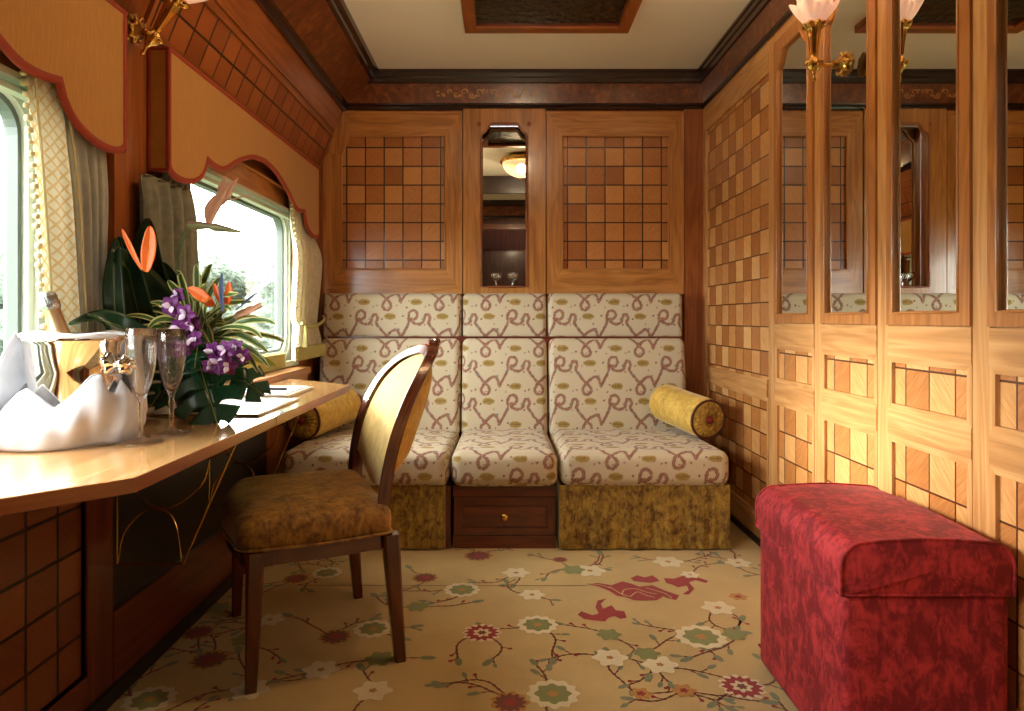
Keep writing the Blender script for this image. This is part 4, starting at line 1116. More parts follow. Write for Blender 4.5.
#=================================================================== PELMETS
def pelmet(yc, label, ends=True):
    e = empty('pelmet', (XL, yc, 1.8), label, 'pelmet', 'ochre pelmets over the windows')
    half = [(0,1.640),(.12,1.628),(.22,1.600),(.31,1.566),(.38,1.532),(.43,1.514),(.49,1.512),(.545,1.520),(.558,1.490),(.59,1.455),(.64,1.430),(.70,1.417),(.76,1.418),(.795,1.430),(.808,1.445)]
    hl = [Vector((a, b, 0)) for a, b in half]
    hc = catmull(hl[:8], 4)+catmull(hl[8:], 4)
    bot = [(-p.x, p.y) for p in reversed(hc)]+[(p.x, p.y) for p in hc[1:]]
    XP = -.985; ztop = 1.795
    XA = lambda z: XP+.02*(z-1.5)/.3*1.0
    # front board
    mb = MB(); PT = lambda u, v, w_: Vector((XP+w_, yc+u, v))
    outer = bot+[(.808, ztop), (-.808, ztop)]
    plate(mb, PT, outer, -.010, 0, M['pelmet'], back=True); mb.build('pelmet_board', e)
    # returns to the wall
    for s_ in (-1, 1):
        mb = MB(); RT = lambda u, v, w_, s_=s_: Vector((u, yc+s_*(.800+w_), v))
        plate(mb, RT, [(XL+.003,1.43),(XP-.002,1.43),(XP-.002,ztop),(XL+.003,ztop)], 0, .008, M['pelmet'], back=True); rt = mb.build('pelmet_return', e)
        mb = MB()
        for a, b in (((XL+.006,1.435),(XP,1.435)),((XL+.006,ztop-.004),(XP,ztop-.004)),((XL+.006,1.435),(XL+.006,ztop)),((XP-.002,1.435),(XP-.002,ztop))):
            tube(mb, [RT(a[0],a[1],.005), RT((a[0]+b[0])/2,(a[1]+b[1])/2,.005), RT(b[0],b[1],.005)], .0065, M['trim_red'], 8)
        mb.build('red_braid', e, smooth=True)
    mb = MB()
    # braid band round the front face
    def band(pts, wd):
        pts = [Vector((a, b, 0)) for a, b in pts]; g = []; n_ = len(pts)
        for i in range(n_):
            d0 = (pts[i]-pts[i-1]).normalized() if i else (pts[1]-pts[0]).normalized()
            d1 = (pts[i+1]-pts[i]).normalized() if i < n_-1 else d0
            t = (d0+d1).normalized(); k = 1/max(.6, t.dot(d1)); nn = Vector((-t.y, t.x, 0))
            a = pts[i]+nn*wd*k; b = pts[i]-nn*.002
            g.append([PT(b.x, b.y, -.010), PT(b.x, b.y, .001), PT((a.x+b.x)/2, (a.y+b.y)/2, .0045), PT(a.x, a.y, .001)])
        mb.grid(g, None, M['trim_red'])
    band(bot, .015)
    band([(.808, 1.445), (.808, 1.6), (.808, ztop)], .012); band([(.808, ztop), (0, ztop), (-.808, ztop)], .012); band([(-.808, ztop), (-.808, 1.6), (-.808, 1.445)], .012)
    mb.build('red_braid', e, smooth=True)
    # top board
    mb = MB(); box(mb, XL+.003, XP-.011, yc-.80, yc+.80, ztop-.012, ztop, M['mahogany']); mb.build('top_board', e)
pelmet(.965, 'ochre cloth pelmet with scalloped rust red braid over the near window')
pelmet(2.81, 'ochre cloth pelmet with scalloped rust red braid over the window beside the sofa')

#=================================================================== CURTAINS
def curtain(name, label, strips, group=None, cat='curtain'):
    """strips: (part, mat, [(z, y0, y1, x)...], folds, amp, phase)"""
    e = empty(name, (strips[0][2][0][3], strips[0][2][0][1], strips[0][2][-1][0]), label, cat, group)
    for part, m, rows, folds, amp, ph in strips:
        mb = MB(); g = []; uv = []; nu = 90
        rz = catmull([Vector((z, y0, y1)) for z, y0, y1, x in rows], 8); rx = catmull([Vector((x, 0, 0)) for z, y0, y1, x in rows], 8)
        for q, xx in zip(rz, rx):
            z, y0, y1 = q; row = []; ur = []
            for k in range(nu+1):
                t = k/nu; a = 2*PI*folds*t+ph
                am = amp*(.45 if z > 1.42 else .45+.55*min(1, (1.42-z)/.1)); row.append((xx.x+am*(math.cos(a)+.35*math.cos(2.3*a+z*2)), y0+(y1-y0)*t+.25*amp*math.sin(a)*math.sin(PI*t), z)); ur.append((t*.16*max(1, folds*.4), z))
            g.append(row); uv.append(ur)
        mb.grid(g, uv, m); mb.build(part, e, smooth=True, solid=.0025)
    return e
def beads(e, path, m, r=.007, step=.013, name='tassel_fringe', out=Vector((0,-1,0)), hang=None):
    mb = MB(); pts = [Vector(p) for p in path]; L = 0; acc = 0
    for i in range(len(pts)-1):
        a, b = pts[i], pts[i+1]; d = (b-a).length; n_ = max(1, int(d/step))
        for k in range(n_): ball(mb, a.lerp(b, k/n_)+out*random.uniform(.002,.008), r*random.uniform(.85,1.15), m, 6, (1,1,.8))
    mb.build(name, e, smooth=True)
c = curtain('curtain', 'pale lattice patterned curtain with grey lining and tassel edge at the near window',
    [('patterned_panel', M['drape_pattern'], [(1.56,1.435,1.55,-1.012),(1.3,1.45,1.575,-1.0),(1.05,1.475,1.60,-1.0),(.80,1.50,1.625,-1.0)], 1.2, .008, .5),
     ('lining_panel', M['drape_grey'], [(1.56,1.54,1.745,-1.022),(1.3,1.57,1.735,-1.01),(1.05,1.595,1.72,-1.01),(.80,1.615,1.72,-1.01)], 4.5, .009, 0)])
beads(c, catmull([(-1.01,1.430,1.56),(-.995,1.445,1.3),(-.995,1.47,1.05),(-.995,1.495,.80)], 6), M['fringe'], .009, .019)
mb = MB(); tube(mb, catmull([(-1.0,1.448,1.54),(-.988,1.463,1.3),(-.988,1.488,1.05),(-.988,1.512,.80)], 5), .0025, M['fringe'], 6); tube(mb, catmull([(-1.002,1.55,1.54),(-.985,1.577,1.3),(-.985,1.602,1.05),(-.985,1.627,.80)], 5), .0025, M['fringe'], 6); mb.build('gold_edging', c, smooth=True)
curtain('curtain', 'dark grey green drape hanging between the windows behind the flowers',
    [('drape', M['drape_dark'], [(1.60,2.03,2.19,-1.016),(1.46,2.02,2.19,-1.014),(1.41,2.01,2.19,-1.014),(1.395,1.89,2.19,-1.01),(1.3,1.875,2.19,-1.0),(1.0,1.87,2.215,-1.0),(.78,1.87,2.20,-1.0)], 4, .012, 1.0)])
c = curtain('curtain', 'cream curtain with gold fringe gathered beside the sofa headrest',
    [('drape', M['drape_cream'], [(1.58,3.20,3.58,-1.014),(1.44,3.22,3.60,-1.012),(1.3,3.24,3.68,-.995),(1.02,3.22,3.60,-1.0),(.965,3.23,3.58,-.995),(.90,3.20,3.62,-.99),(.80,3.17,3.66,-.985)], 7, .014, 0)])
beads(c, catmull([(-1.0,3.19,1.56),(-.98,3.235,1.3),(-.985,3.22,1.02),(-.975,3.235,.965),(-.965,3.19,.90),(-.96,3.16,.80)], 6), M['fringe'], .008, .018)
mb = MB(); tube(mb, catmull([(-.96,3.22,.975),(-.955,3.35,.955),(-.96,3.5,.965),(-.97,3.66,.99),(-1.0,3.75,1.01)], 6), .008, M['fringe_gold'], 8)
tube(mb, [(-.95,3.25,.97),(-.948,3.245,.92),(-.948,3.24,.86)], [.006,.010,.014], M['fringe_gold'], 8); mb.build('tieback', c, smooth=True)
def fringe_strip(e, y0, y1, x, z0, z1):
    mb = MB(); n_ = int((y1-y0)/.008)
    for k in range(n_):
        y = y0+(y1-y0)*k/n_; tube(mb, [(x, y, z1), (x+.002, y+.001, (z0+z1)/2), (x+random.uniform(-.002,.003), y+random.uniform(-.002,.002), z0)], .0035, M['fringe_gold'], 5)
    tube(mb, [(x, y0, z1), (x, (y0+y1)/2, z1), (x, y1, z1)], .005, M['fringe_gold'], 6)
    mb.build('hem_fringe', e, smooth=True)
fringe_strip(c, 3.14, 3.66, -.965, .800, .862)
e = empty('sill_valance', (-1.03, 2.8, .80), 'short gold green fringed valance hanging below the window beside the flowers', 'valance')
fringe_strip(e, 2.25, 3.13, -1.008, .775, .835)

#=================================================================== SCONCES
def sconce(wall, nrm, up, label, reach=.12):
    """wall: fixing point, nrm: out of wall, up: torch axis"""
    e = empty('wall_sconce', tuple(wall), label, 'wall light', 'brass torch wall lights')
    nrm = nrm.normalized(); up = up.normalized(); T = wall+nrm*reach
    mb = MB(); lathe(mb, [(0,.0),(.034,.0),(.038,.004),(.036,.009),(.028,.012),(.026,.018),(.030,.022),(.024,.030),(.014,.036),(.010,.046),(.013,.050),(.008,.056),(0,.058)], M['brass_dark'], wall, nrm, 40, rfun=lambda t, h: 1+.07*math.cos(8*t)); mb.build('rosette', e, smooth=True)
    a = nrm.orthogonal().normalized(); b = nrm.cross(a)
    mb = MB(); lathe(mb, [(.014,.020),(.026,.022),(.034,.020),(.034,.024),(.027,.030),(.014,.030)], M['brass'], wall, nrm, 64, rfun=lambda t, h: 1+.16*math.cos(8*t)); mb.build('leaf_ornament', e, smooth=True)
    mb = MB(); L = [wall+nrm*.05, wall+nrm*(reach*.6)-up*.006, T-nrm*.02-up*.002, T]
    tube(mb, catmull(L, 6), .0065, M['brass'], 10); mb.build('arm', e, smooth=True)
    mb = MB(); lathe(mb, [(0,-.062),(.004,-.058),(.007,-.050),(.004,-.042),(.006,-.032),(.011,-.025),(.019,-.014),(.022,-.004),(.019,.006),(.012,.012),(.010,.018),(.012,.03),(.017,.08),(.021,.118),(.026,.122),(.026,.128),(.020,.132),(0,.132)], M['brass'], T, up, 36, rfun=lambda t, h: 1+(.10*math.cos(8*t) if -.02 < h < .12 else 0))
    mb.build('torch', e, smooth=True)
    mb = MB(); 
    aa = up.orthogonal().normalized(); bb = up.cross(aa)
    lathe(mb, [(.018,.108),(.026,.112),(.033,.120),(.033,.126),(.024,.130),(.018,.126)], M['brass'], T, up, 64, rfun=lambda t, h: 1+.16*math.cos(8*t))
    mb.build('leaf_ornament', e, smooth=True)
    mb = MB(); lathe(mb, [(.014,-.008),(.022,-.006),(.027,0),(.022,.006),(.014,.008)], M['brass'], T, up, 64, rfun=lambda t, h: 1+.16*math.cos(8*t)); mb.build('leaf_ornament', e, smooth=True)
    # rose-shaped glass shade, ruffled petals
    mb = MB(); seg = 72
    for lay, (r0, r1, h0, h1, amp, nl, ph) in enumerate([(.022,.060,.125,.195,.16,6,0),(.020,.050,.13,.215,.16,5,.7),(.016,.036,.14,.222,.16,5,1.6)]):
        g = []
        for i in range(11):
            t = i/10; row = []
            for k in range(seg):
                th = 2*PI*k/seg; ru = math.cos(nl*th+ph)
                r = (r0+(r1-r0)*math.sin(t*PI*.5)**.8)*(1+amp*t*ru)+.006*t*t*math.cos(2*nl*th)
                h = h0+(h1-h0)*t-.012*t*t*(1-ru)
                row.append(T+up*h+(aa*math.cos(th)+bb*math.sin(th))*r)
            g.append(row)
        mb.grid(g, None, M['shade'], closed_v=True)
    sh = mb.build('lamp_shade', e, smooth=True, solid=.002)
    lamp('sconce_bulb', 'POINT', tuple(T+up*.19), SCONCE_W, WARM, size=.018)
    return e
SCONCE_W = 14.0
sconce(Vector((XR-.030, 2.195, 1.815)), Vector((-1,-.10,0)), Vector((0,0,1)), 'brass torch wall light with lit rose glass shade mounted on the mirror', .115)
sconce(Vector((-1.024, 1.865, 1.795)), Vector((1,-.02,-.42)), Vector((.50,.0,.80)), 'brass torch wall light with rose shade between the two pelmets', .068)

#=================================================================== ICE BUCKET, BOTTLE, NAPKIN
bk = Vector((-.905, 1.455, ZT+.001))
e = empty('ice_bucket', tuple(bk), 'polished silver champagne bucket wrapped in a white napkin on the table', 'ice bucket')
mb = MB(); prof = [(0,.0),(.060,.0),(.064,.006),(.060,.012),(.070,.02),(.082,.04),(.090,.09),(.097,.15),(.103,.205),(.108,.211),(.110,.216),(.107,.221),(.101,.219),(.098,.205),(.092,.15),(.084,.09),(.076,.04),(.05,.024),(0,.022)]
lathe(mb, prof, M['silver'], bk, seg=72); mb.build('bucket_body', e, smooth=True)
mb = MB()
for k, (ang) in enumerate((-.42, -.42+PI)):
    mb = MB(); d_ = Vector((math.cos(ang), math.sin(ang), 0)); c0 = bk+d_*.097+Vector((0,0,.17))
    c0 = bk+d_*.100+Vector((0,0,.163))
    lathe(mb, [(0,.0),(.020,.0),(.024,.003),(.020,.007),(.008,.012),(.007,.028),(.016,.034),(.020,.040),(.020,.046),(.013,.052),(0,.053)], M['silver'], c0, d_, 32, rfun=lambda t, h: 1+.12*math.cos(6*t))
    mb.build('handle', e, smooth=True)
# napkin: cloth hung over the rim at the sides and back, wrapped loosely round the foot
np_e = empty('napkin', tuple(bk), 'white linen napkin wrapped around the silver champagne bucket', 'napkin')
mb = MB(); g = []; seg = 150
def smooth(a, b, x): t = max(0, min(1, (x-a)/(b-a))); return t*t*(3-2*t)
# foot wrap: height varies with angle, peaks in front
for i in range(19):
    t = i/18; row = []
    for k in range(seg):
        th = 2*PI*k/seg
        # angle measured from the camera-facing direction
        fa = (th-math.radians(-58)+PI) % (2*PI)-PI
        HT = [(-3.15,.10),(-2.0,.12),(-1.5,.09),(-.9,.118),(-.66,.10),(-.42,.078),(-.1,.105),(.2,.138),(.34,.142),(.50,.105),(.62,.10),(.76,.128),(.95,.11),(1.2,.07),(1.8,.10),(3.15,.10)]
        h = next(a_[1]+(b_[1]-a_[1])*(fa-a_[0])/(b_[0]-a_[0]) for a_, b_ in zip(HT, HT[1:]) if a_[0] <= fa <= b_[0])
        tri = lambda v: abs(((v/PI) % 2)-1)-.5
        fold = .009*tri(3.5*th+2.2*t)*t+.007*tri(6*th-3*t+1)*(1-.4*t)+.003*math.cos(17*th)
        left = math.exp(-((fa+1.15)/.65)**2)
        r0 = .110+.008*math.cos(5*th+1)+.045*left
        r = r0*(1-t)+(.103+.012*left)*t+fold*math.sin(PI*min(1, t*1.2))+.020*math.sin(PI*t)
        row.append(bk+Vector((max(-.118, r*math.cos(th)), r*math.sin(th), .002+h*t)))
    g.append(row)
mb.grid(g, None, M['napkin'], closed_v=True); mb.build('foot_wrap', np_e, smooth=True, solid=.003)
# side falls: from inside the rim over it and down
def fall(a0, a1, nm, drop, spread):
    mb = MB(); g = []
    for i in range(27):
        t = i/26; row = []
        for k in range(41):
            s_ = k/40; th = math.radians(a0+(a1-a0)*s_)
            if t < .12: r = .094+.02*t/.12; z = .222-.02+.026*t/.12
            else:
                q = (t-.12)/.88; r = .112+spread(s_)*q**.8+.007*math.cos(9*s_+3*q)*q*2; z = .226-drop(s_)*q
            row.append(bk+Vector((max(-.122, r*math.cos(th)), r*math.sin(th), max(.006, z+.003*math.cos(11*s_)))))
        g.append(row)
    mb.grid(g, None, M['napkin']); mb.build(nm, np_e, smooth=True, solid=.003)
fall(-136, -235, 'left_fall', lambda s: .205+.015*math.cos(5*s), lambda s: .045+.03*math.cos(3*s))
fall(-4, 40, 'right_fall', lambda s: .175+.02*math.cos(6*s), lambda s: .004+.006*math.cos(4*s))
fall(40, 125, 'back_fall', lambda s: .17, lambda s: .0)
mb = MB(); tube(mb, [bk+Vector((.110*math.cos(t), .110*math.sin(t), .224+.0015*math.cos(9*t))) for t in [math.radians(-128)+k*math.radians(106)/30 for k in range(31)]], .0042, M['napkin'], 8); mb.build('rim_roll', np_e, smooth=True)

bt0 = bk+Vector((.012, .02, .030)); btx = (P(46, 296, 1.40)-bt0)
top = P(46, 293, 1.44); ax = (top-bt0); L = ax.length; ax.normalize()
e = empty('champagne_bottle', tuple(bt0), 'champagne bottle with silver foil top leaning in the silver bucket', 'bottle')
s_ = L-.30
mb = MB(); lathe(mb, [(0,0),(.036,0),(.040,.006),(.0405,.02),(.0405,L-.175),(.038,L-.155),(.030,L-.130),(.021,L-.105),(.0175,L-.09)], M['bottle_glass'], bt0, ax, 36); mb.build('bottle_body', e, smooth=True)
mb = MB(); lathe(mb, [(.0385,L-.152),(.0305,L-.128),(.0215,L-.103),(.0178,L-.085),(.0155,L-.05),(.0160,L-.035)], M['bottle'], bt0, ax, 36, rfun=lambda t, h: 1.02+.012*math.cos(7*t+60*h)); mb.build('gold_foil', e, smooth=True)
mb = MB(); lathe(mb, [(.0160,L-.036),(.0185,L-.030),(.0185,L-.022),(.0160,L-.016),(.0175,L-.010),(.0150,L-.002),(.008,L+.002),(0,L+.002)], M['foil_silver'], bt0, ax, 36, rfun=lambda t, h: 1.03+.05*math.cos(11*t+90*h)); mb.build('silver_cap', e, smooth=True)
mb = MB(); lathe(mb, [(.0335,L-.132),(.0345,L-.136),(.0225,L-.100),(.0212,L-.096)], M['label'], bt0+Vector((0,-.0005,0)), ax, 30, rfun=lambda t, h: 1.03); 
mb.build('neck_label', e, smooth=True)

#=================================================================== FLUTES AND SMALL GLASSES
def flute(base, H, label):
    e = empty('champagne_flute', tuple(base), label, 'champagne glass', 'crystal flutes on the table')
    def rf(t, h):
        k = smooth(.105, .14, h)*(1-.0*h); return 1+.035*abs(math.cos(8*t))*k
    mb = MB(); s_ = H/.235
    outer = [(0,.0),(.041,.0),(.0425,.0015),(.041,.003),(.02,.006),(.008,.010),(.0048,.02),(.0042,.04),(.0048,.062),(.0068,.070),(.0048,.078),(.0062,.086),(.012,.098),(.019,.118),(.025,.145),(.0285,.175),(.0290,.20),(.0275,.235)]
    inner = [(.0263,.235),(.0278,.20),(.0272,.175),(.0235,.145),(.0172,.118),(.009,.102),(0,.096)]
    lathe(mb, [(r, h*s_) for r, h in outer+inner], M['crystal'], base, seg=64, rfun=rf); mb.build('cut_glass_body', e, smooth=True)
flute(Vector((-.757, 1.42, ZT+.0006)), .238, 'cut crystal champagne flute standing nearer the table edge, left one')
flute(Vector((-.748, 1.532, ZT+.0006)), .235, 'cut crystal champagne flute behind the left one, before the monstera leaf')
for k, x in enumerate((-.052, .042)):
    b = Vector((x, YB+.018, 1.173)); e = empty('stemmed_glass', tuple(b), ['small cut crystal glass on the left in the niche above the sofa', 'small cut crystal glass on the right in the niche above the sofa'][k], 'glass', 'crystal glasses in the niche')
    mb = MB(); lathe(mb, [(0,0),(.024,0),(.025,.002),(.006,.006),(.004,.02),(.004,.035),(.010,.042),(.024,.052),(.028,.07),(.026,.086),(.0245,.086),(.026,.07),(.021,.054),(0,.048)], M['crystal'], b, seg=40, rfun=lambda t, h: 1+(.05*abs(math.cos(5*t)) if h > .045 else 0)); mb.build('cut_glass_body', e, smooth=True)

#=================================================================== WRITING THINGS ON THE TABLE
def tpt(px, py, z=ZT): D = F*(1-z)/(py-318); return ((px-505)/F*D, D)
e = empty('writing_pad', (-.83, 1.95, ZT), 'cream leather writing pad lying flat before the flower arrangement', 'writing pad')
mb = MB(); box(mb, -1.0, -.650, 1.80, 2.16, ZT+.0008, ZT+.007, M['leather']); mb.build('pad', e, bevel=.002)
mb = MB()
for y in (1.803,): box(mb, -1.0, -.650, y-.004, y, ZT+.001, ZT+.0065, M['brass_dark'])
mb.build('edge_trim', e)
e = empty('document_folder', (-.86, 2.3, ZT), 'pale leather folder lying on the table towards the sofa', 'folder')
mb = MB(); box(mb, -.955, -.70, 2.20, 2.50, ZT+.001, ZT+.010, M['leather']); mb.build('cover', e, bevel=.003)
mb = MB(); box(mb, -.945, -.72, 2.215, 2.49, ZT+.0105, ZT+.0125, M['paper']); mb.build('paper_sheet', e)
mb = MB(); p0, p1 = Vector((-.885, 2.36, ZT+.017)), Vector((-.745, 2.335, ZT+.017))
tube(mb, [p0, p0.lerp(p1,.05), p0.lerp(p1,.5), p0.lerp(p1,.95), p1], [.0015,.0042,.0045,.0042,.003], M['pen'], 10); tube(mb, [p0.lerp(p1,.48), p0.lerp(p1,.50), p0.lerp(p1,.53)], .0049, M['silver'], 10)
tag(mb.build('pen', smooth=True), 'dark ballpoint pen lying on the white paper of the folder', 'pen')

#=================================================================== FLOWER ARRANGEMENT
VB = Vector((-.845, 1.875, ZT+.0075))
fl = empty('flower_arrangement', tuple(VB), 'tropical flower arrangement with orchids, bird of paradise and monstera leaves on the table', 'flower arrangement')
mb = MB(); lathe(mb, [(0,0),(.045,0),(.055,.02),(.058,.06),(.05,.10),(.044,.11),(.040,.11),(.045,.09),(.048,.05),(.03,.015),(0,.012)], M['vase'], VB, seg=36); mb.build('vase', fl, smooth=True)
def blade(pts, wid, m, name='leaf', fold=.25, face=None, prof=None, th=.0008, curl=0):
    """leaf along a path; face = vector the upper side looks to"""
    c = catmull(pts, 6); n_ = len(c); g = []; uv = []; nv = 8
    face = Vector(face) if face is not None else Vector((0,-1,.3))
    for i, p in enumerate(c):
        t = i/(n_-1); T = (c[min(i+1,n_-1)]-c[max(i-1,0)]).normalized()
        sd = T.cross(face); sd = sd.normalized() if sd.length > 1e-4 else Vector((1,0,0)); nn = sd.cross(T).normalized()
        ww = wid*(prof(t) if prof else math.sin(PI*min(1, t*.93+.05))**.75)
        row = []; ur = []
        for k in range(nv+1):
            s_ = k/nv*2-1; row.append(p+sd*(s_*ww)+nn*(fold*abs(s_)*ww+curl*s_*s_*ww)); ur.append((t, s_))
        g.append(row); uv.append(ur)
    mb = MB(); mb.grid(g, uv, m); return mb.build(name, fl, smooth=True, solid=th)
PF = lambda x, y, D: P(x, y, min(D, .955*F/(505-x)))
Cn = PF(196, 345, 1.87)
# big dark leaf standing behind (rolled)
blade([PF(150,372,1.95), PF(140,320,1.97), PF(128,268,1.96), PF(120,236,1.93)], .040, M['leaf_dark'], 'large_leaf', .35, (0.2,-1,.1))
blade([PF(160,370,1.93), PF(158,300,1.95), PF(150,255,1.96), PF(148,218,1.98)], .05, M['leaf_dark'], 'large_leaf', .3, (-.2,-1,0))
blade([PF(120,360,1.93), PF(116,320,1.94), PF(114,280,1.95), PF(116,238,1.95)], .026, M['leaf_dark'], 'large_leaf', .2, (.1,-1,0))
blade([PF(172,350,1.90), PF(158,318,1.86), PF(142,290,1.84), PF(112,248,1.86)], .062, M['leaf_dark'], 'large_leaf', .3, (.5,-1,.5))
blade([PF(165,345,1.75), PF(130,330,1.66), PF(98,320,1.60), PF(70,325,1.56)], .030, M['leaf_monstera'], 'large_leaf', .2, (.1,-1,.5))
blade([PF(180,350,1.95), PF(172,310,1.99), PF(170,285,2.0), PF(163,262,2.0)], .04, M['leaf_dark'], 'large_leaf', .2, (.1,-1,.2))
# monstera leaves: heart blade with slots
def monstera(base, tip, wid, label=None, face=(.2,-1,.5), cuts=5):
    axis = tip-base; L = axis.length; ax = axis.normalized(); fc = Vector(face); sd = ax.cross(fc).normalized(); nn = sd.cross(ax).normalized()
    def W(u, v): return base+ax*(u*L)+sd*(v*wid)+nn*(-.12*wid*v*v-.05*L*u*u+.02*math.sin(5*v)*wid)
    mb = MB()
    def half(s_):
        # lobes between slots
        n_l = cuts; segs = []
        for k in range(n_l):
            a0 = -.18+1.18*k/n_l; a1 = -.18+1.18*(k+1)/n_l-.035
            g = []; uv = []
            for i in range(7):
                q = i/6; u0 = a0+(a1-a0)*q; row = []; ur = []
                for j in range(9):
                    f = j/8
                    um = max(.0, u0)                      # on the midrib
                    lim = math.sin(PI*min(1, max(.02, (u0+.22)/1.25))**.75)**.7
                    pinch = 1 if j == 0 else 1
                    # slots start at .35 of the half width
                    sq = q if f < .3 else .5+(q-.5)*(1-.20*math.sin(PI*min(1,(f-.3)/.9)))
                    uu = a0+(a1-a0+.035*(1 if f < .3 else 0))*sq
                    row.append(W(max(uu, 0)*(1-f)+ (uu+.10*f)*f, s_*f*lim)); ur.append((uu, s_*(.05+.5*f)))
                g.append(row); uv.append(ur)
            mb.grid(g, uv, M['leaf_monstera'])
    half(1); half(-1)
    o = mb.build('monstera_leaf', fl, smooth=True, solid=.001)
    mb = MB(); tube(mb, [W(u/8, 0)+nn*.0012 for u in range(9)], .0012, M['leaf_lime'], 6); tube(mb, catmull([base, base.lerp(Cn,.5)+Vector((0,0,.03)), Cn], 5), .0025, M['stem'], 6); mb.build('leaf_stalk', o if False else fl, smooth=True)
monstera(PF(196,352,1.78), PF(216,421,1.66), .105)
monstera(PF(205,352,1.80), PF(264,394,1.78), .070, face=(.1,-.8,.8))
monstera(PF(182,362,1.80), PF(150,405,1.74), .060, face=(-.2,-1,.4))
monstera(PF(198,345,1.76), PF(194,368,1.70), .028, face=(0,-1,.3), cuts=3)
# striped leaves
rs = random.Random(5)
dirs = [(118,318),(112,338),(135,346),(158,352),(150,300),(178,268),(168,278),(200,272),(190,286),(212,262),(222,275),(206,300),(238,292),(252,300),(262,318),(285,340),(276,322),(268,350),(262,336),(240,345),(248,360),(230,330),(222,318),(232,308),(160,322),(148,326),(176,330),(200,330),(212,342),(258,370),(270,366),(185,298),(196,262),(246,334),(140,312),(166,300)]
for k, (x, y) in enumerate(dirs):
    D1 = 1.80+rs.uniform(-.12, .12); tip = PF(x, y, D1); base = PF(196+rs.uniform(-10,14), 340+rs.uniform(-12,12), 1.83)
    mid = base.lerp(tip, .5)+Vector((0, -rs.uniform(.0,.03), rs.uniform(.012,.035))); q3 = base.lerp(tip, .82)+Vector((0,0,rs.uniform(.008,.02)))
    blade([base, mid, q3, tip-Vector((0,0,.006))], rs.uniform(.008,.012), M['leaf_striped'], 'striped_leaf', .35, (rs.uniform(-.3,.3),-1,rs.uniform(.3,1)))
blade([PF(215,350,1.85),PF(240,352,1.85),PF(262,360,1.85),PF(276,366,1.86)], .012, M['leaf_lime'], 'striped_leaf', .2, (0,-1,.8))
# bird of paradise
def bird(tail, beak, petals, blue=None, stem=None, bm='beak', pm='petal_orange', bw=.011):
    parts = MB()
    c = catmull([tail, tail.lerp(beak,.35)+Vector((0,0,.006)), beak], 8); n_ = len(c)
    tube(parts, c, [bw*(.55+.45*math.sin(PI*min(1,(i/n_)*1.6+.15)) if i/n_ < .55 else (1-(i/n_-.55)/.45)*.9+.08) for i in range(n_)], M[bm], 10)
    o = parts.build('flower_beak', fl, smooth=True)
    for q in petals:
        pts = [Vector(p) for p in q[:-1]]; blade(pts, q[-1], M[pm], 'petal', .3, (.3,-1,.1))
    if blue: blade(blue[:-1], blue[-1], M['petal_blue'], 'petal', .2, (.3,-1,0))
    if stem:
        mb = MB(); tube(mb, catmull(stem, 8), .0055, M['stem'], 8); mb.build('flower_stem', fl, smooth=True)
D0 = 1.84
bird(PF(187,226,D0), PF(241,232,D0), [[PF(207,229,D0),PF(214,210,D0),PF(224,193,D0),PF(232,180,D0),.013],[PF(209,229,D0),PF(206,212,D0),PF(212,200,D0),PF(222,192,D0),.006],[PF(222,205,D0),PF(228,196,D0),PF(231,188,D0),PF(238,178,D0),.008],[PF(222,203,D0),PF(220,192,D0),PF(222,185,D0),PF(226,176,D0),.007],[PF(224,200,D0),PF(232,200,D0),PF(240,197,D0),PF(252,196,D0),.002]],
     None, [PF(188,227,D0),PF(181,245,D0),PF(179,275,1.86),PF(184,340,1.86)], 'beak', 'petal_pink', .013)
bird(PF(150,276,1.86), PF(116,246,1.84), [[PF(146,272,1.60),PF(148,258,1.6),PF(150,240,1.6),PF(150,226,1.6),.016],[PF(142,270,1.60),PF(134,255,1.6),PF(127,240,1.6),PF(122,229,1.6),.006]], None, [PF(150,274,1.86),PF(165,300,1.87),PF(185,340,1.86)], 'leaf_dark')
bird(PF(196,300,1.75), PF(205,284,1.72), [[PF(212,306,1.72),PF(204,298,1.7),PF(196,292,1.7),PF(188,288,1.7),.014],[PF(214,306,1.72),PF(208,300,1.7),PF(202,297,1.7),PF(198,300,1.7),.010]], None, [PF(205,300,1.75),PF(200,330,1.8)], 'leaf_lime')
bird(PF(222,312,1.78), PF(226,300,1.76), [[PF(226,306,1.74),PF(228,298,1.73),PF(229,290,1.73),PF(229,282,1.73),.010],[PF(222,304,1.74),PF(218,296,1.73),PF(216,290,1.73),PF(214,283,1.73),.007]], [PF(223,312,1.72),PF(222,300,1.72),PF(221,288,1.72),PF(222,272,1.72),.006], [PF(222,312,1.78),PF(205,335,1.8)], 'leaf_lime')
bird(PF(236,318,1.80), PF(262,306,1.78), [[PF(238,316,1.77),PF(248,312,1.76),PF(254,308,1.76),PF(262,303,1.76),.007]], [PF(236,310,1.76),PF(244,303,1.76),PF(250,298,1.76),PF(258,292,1.76),.003], [PF(236,318,1.80),PF(210,338,1.8)], 'petal_pink', 'petal_pink')
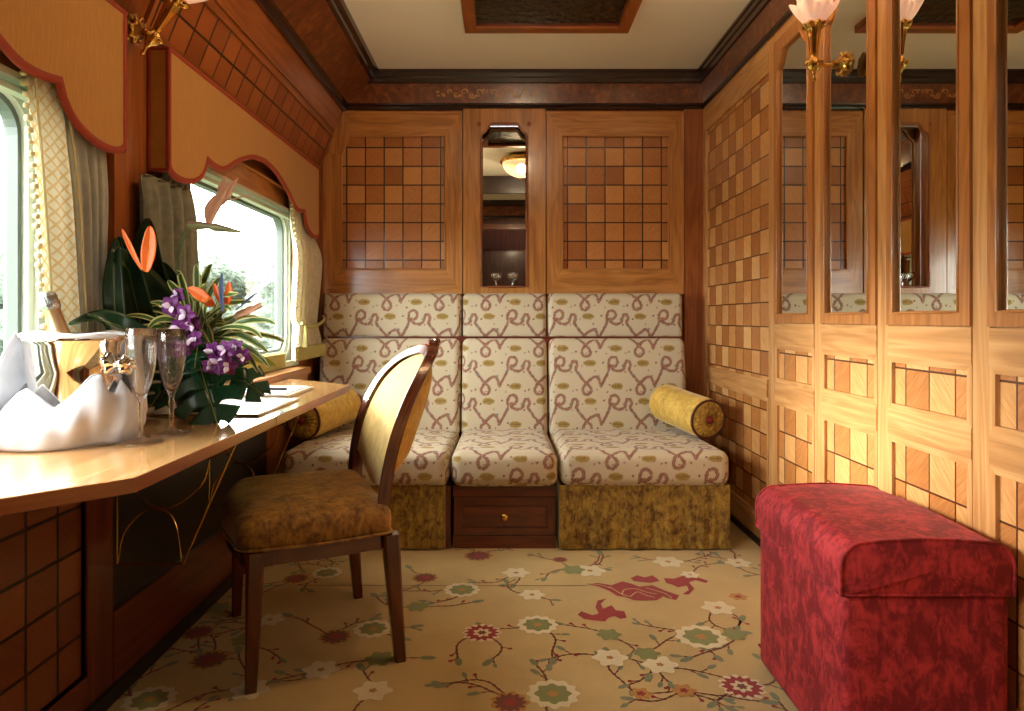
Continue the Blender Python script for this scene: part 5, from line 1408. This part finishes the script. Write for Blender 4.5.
# orchids
def orchid(c, s_, face):
    fc = Vector(face).normalized(); a = fc.orthogonal().normalized(); b = fc.cross(a); rot = rs.uniform(0, 6)
    mb = MB()
    for k in range(5):
        t = rot+2*PI*k/5; d_ = a*math.cos(t)+b*math.sin(t); sd = fc.cross(d_); g = []; uv = []
        for i in range(7):
            q = i/6; ww = s_*.42*math.sin(PI*min(1,q*.9+.08)); row = [c+d_*(s_*q)+sd*(ww*u)+fc*(s_*(.25*q-.35*q*q)+.10*s_*u*u) for u in (-1,-.5,0,.5,1)]
            g.append(row); uv.append([(q, u*.5+.6) for u in (-1,-.5,0,.5,1)])
        mb.grid(g, uv, M['orchid'])
    o = mb.build('orchid', fl, smooth=True, solid=.0008)
    mb = MB()
    for k in range(2):
        t = rot+.6+k*2.2; d_ = (a*math.cos(t)+b*math.sin(t)+fc*.8).normalized(); sd = fc.cross(d_).normalized()
        g = [[c+fc*.004+d_*(s_*.75*q)+sd*(s_*.16*u*math.sin(PI*min(1,q*.9+.1))) for u in (-1.6,0,1.6)] for q in (0,.25,.5,.75,1)]
        mb.grid(g, None, M['orchid_white'])
    mb.build('orchid_lip', fl, smooth=True, solid=.0008)
for (x, y, s_) in [(172,306,.030),(178,296,.024),(186,314,.028),(180,328,.032),(192,324,.026),(187,340,.030),(172,336,.026),(196,338,.024),(182,352,.022),
                   (214,352,.030),(226,350,.028),(236,348,.026),(218,364,.030),(228,366,.026),(210,366,.022),(243,356,.022)]:
    orchid(PF(x, y, 1.69+rs.uniform(-.03,.03)), s_, (rs.uniform(-.5,.6), -1, rs.uniform(-.3,.5)))

#=================================================================== OUTSIDE
def tree(x, y, z0, h, r, mt, label, seed):
    rr = random.Random(seed); e = empty('tree', (x, y, z0), label, 'tree', 'hazy trees outside the windows')
    mb = MB(); tube(mb, [(x, y, z0), (x+.1, y, z0+h*.4), (x, y, z0+h*.8)], [r*.12, r*.08, r*.03], M['walnut'], 8); mb.build('trunk', e, smooth=True)
    mb = MB()
    for k in range(26):
        a = rr.uniform(0, 2*PI); q = rr.uniform(0, 1)**.5*r*.8; zz = z0+h*rr.uniform(.3, .95)
        rad = r*rr.uniform(.25, .45)*(1.2-.5*(zz-z0)/h); ph = rr.uniform(0, 9)
        c = Vector((x+q*math.cos(a), y+q*math.sin(a), zz)); g = []
        for i in range(11):
            t = PI*i/10; row = []
            for j in range(18):
                th = 2*PI*j/18; f = rad*(1+.14*math.sin(5*th+ph)*math.sin(4*t+ph)+rr.uniform(-.1,.1)); row.append(c+Vector((f*math.sin(t)*math.cos(th), f*math.sin(t)*math.sin(th), f*.8*math.cos(t))))
            g.append(row)
        mb.grid(g, None, mt, closed_v=True)
    mb.build('crown', e)
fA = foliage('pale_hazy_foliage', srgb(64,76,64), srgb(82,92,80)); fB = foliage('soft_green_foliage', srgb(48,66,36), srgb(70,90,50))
k = 0
outs = [('pale hazy tree seen above the flowers through the far window', fA), ('soft green tree seen through the near window beside the bottle', fB)]
for i in range(9):
    a = math.radians(100+i*10); R_t = 25 if i % 2 else 21
    x, y = R_t*math.cos(a)-2, R_t*math.sin(a)
    if x > -5: continue
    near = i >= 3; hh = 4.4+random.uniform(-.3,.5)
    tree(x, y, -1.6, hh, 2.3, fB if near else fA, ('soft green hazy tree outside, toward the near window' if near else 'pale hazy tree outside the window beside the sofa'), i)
mb = MB(); mb.face([(-60,-30,-1.6),(-1.3,-30,-1.6),(-1.3,60,-1.6),(-60,60,-1.6)], [(0,0)]*4, fB); tag(mb.build('ground'), 'grassy ground outside the train', kind='structure')
# tidy
for o in bpy.data.objects:
    if '_w' in o: del o['_w']
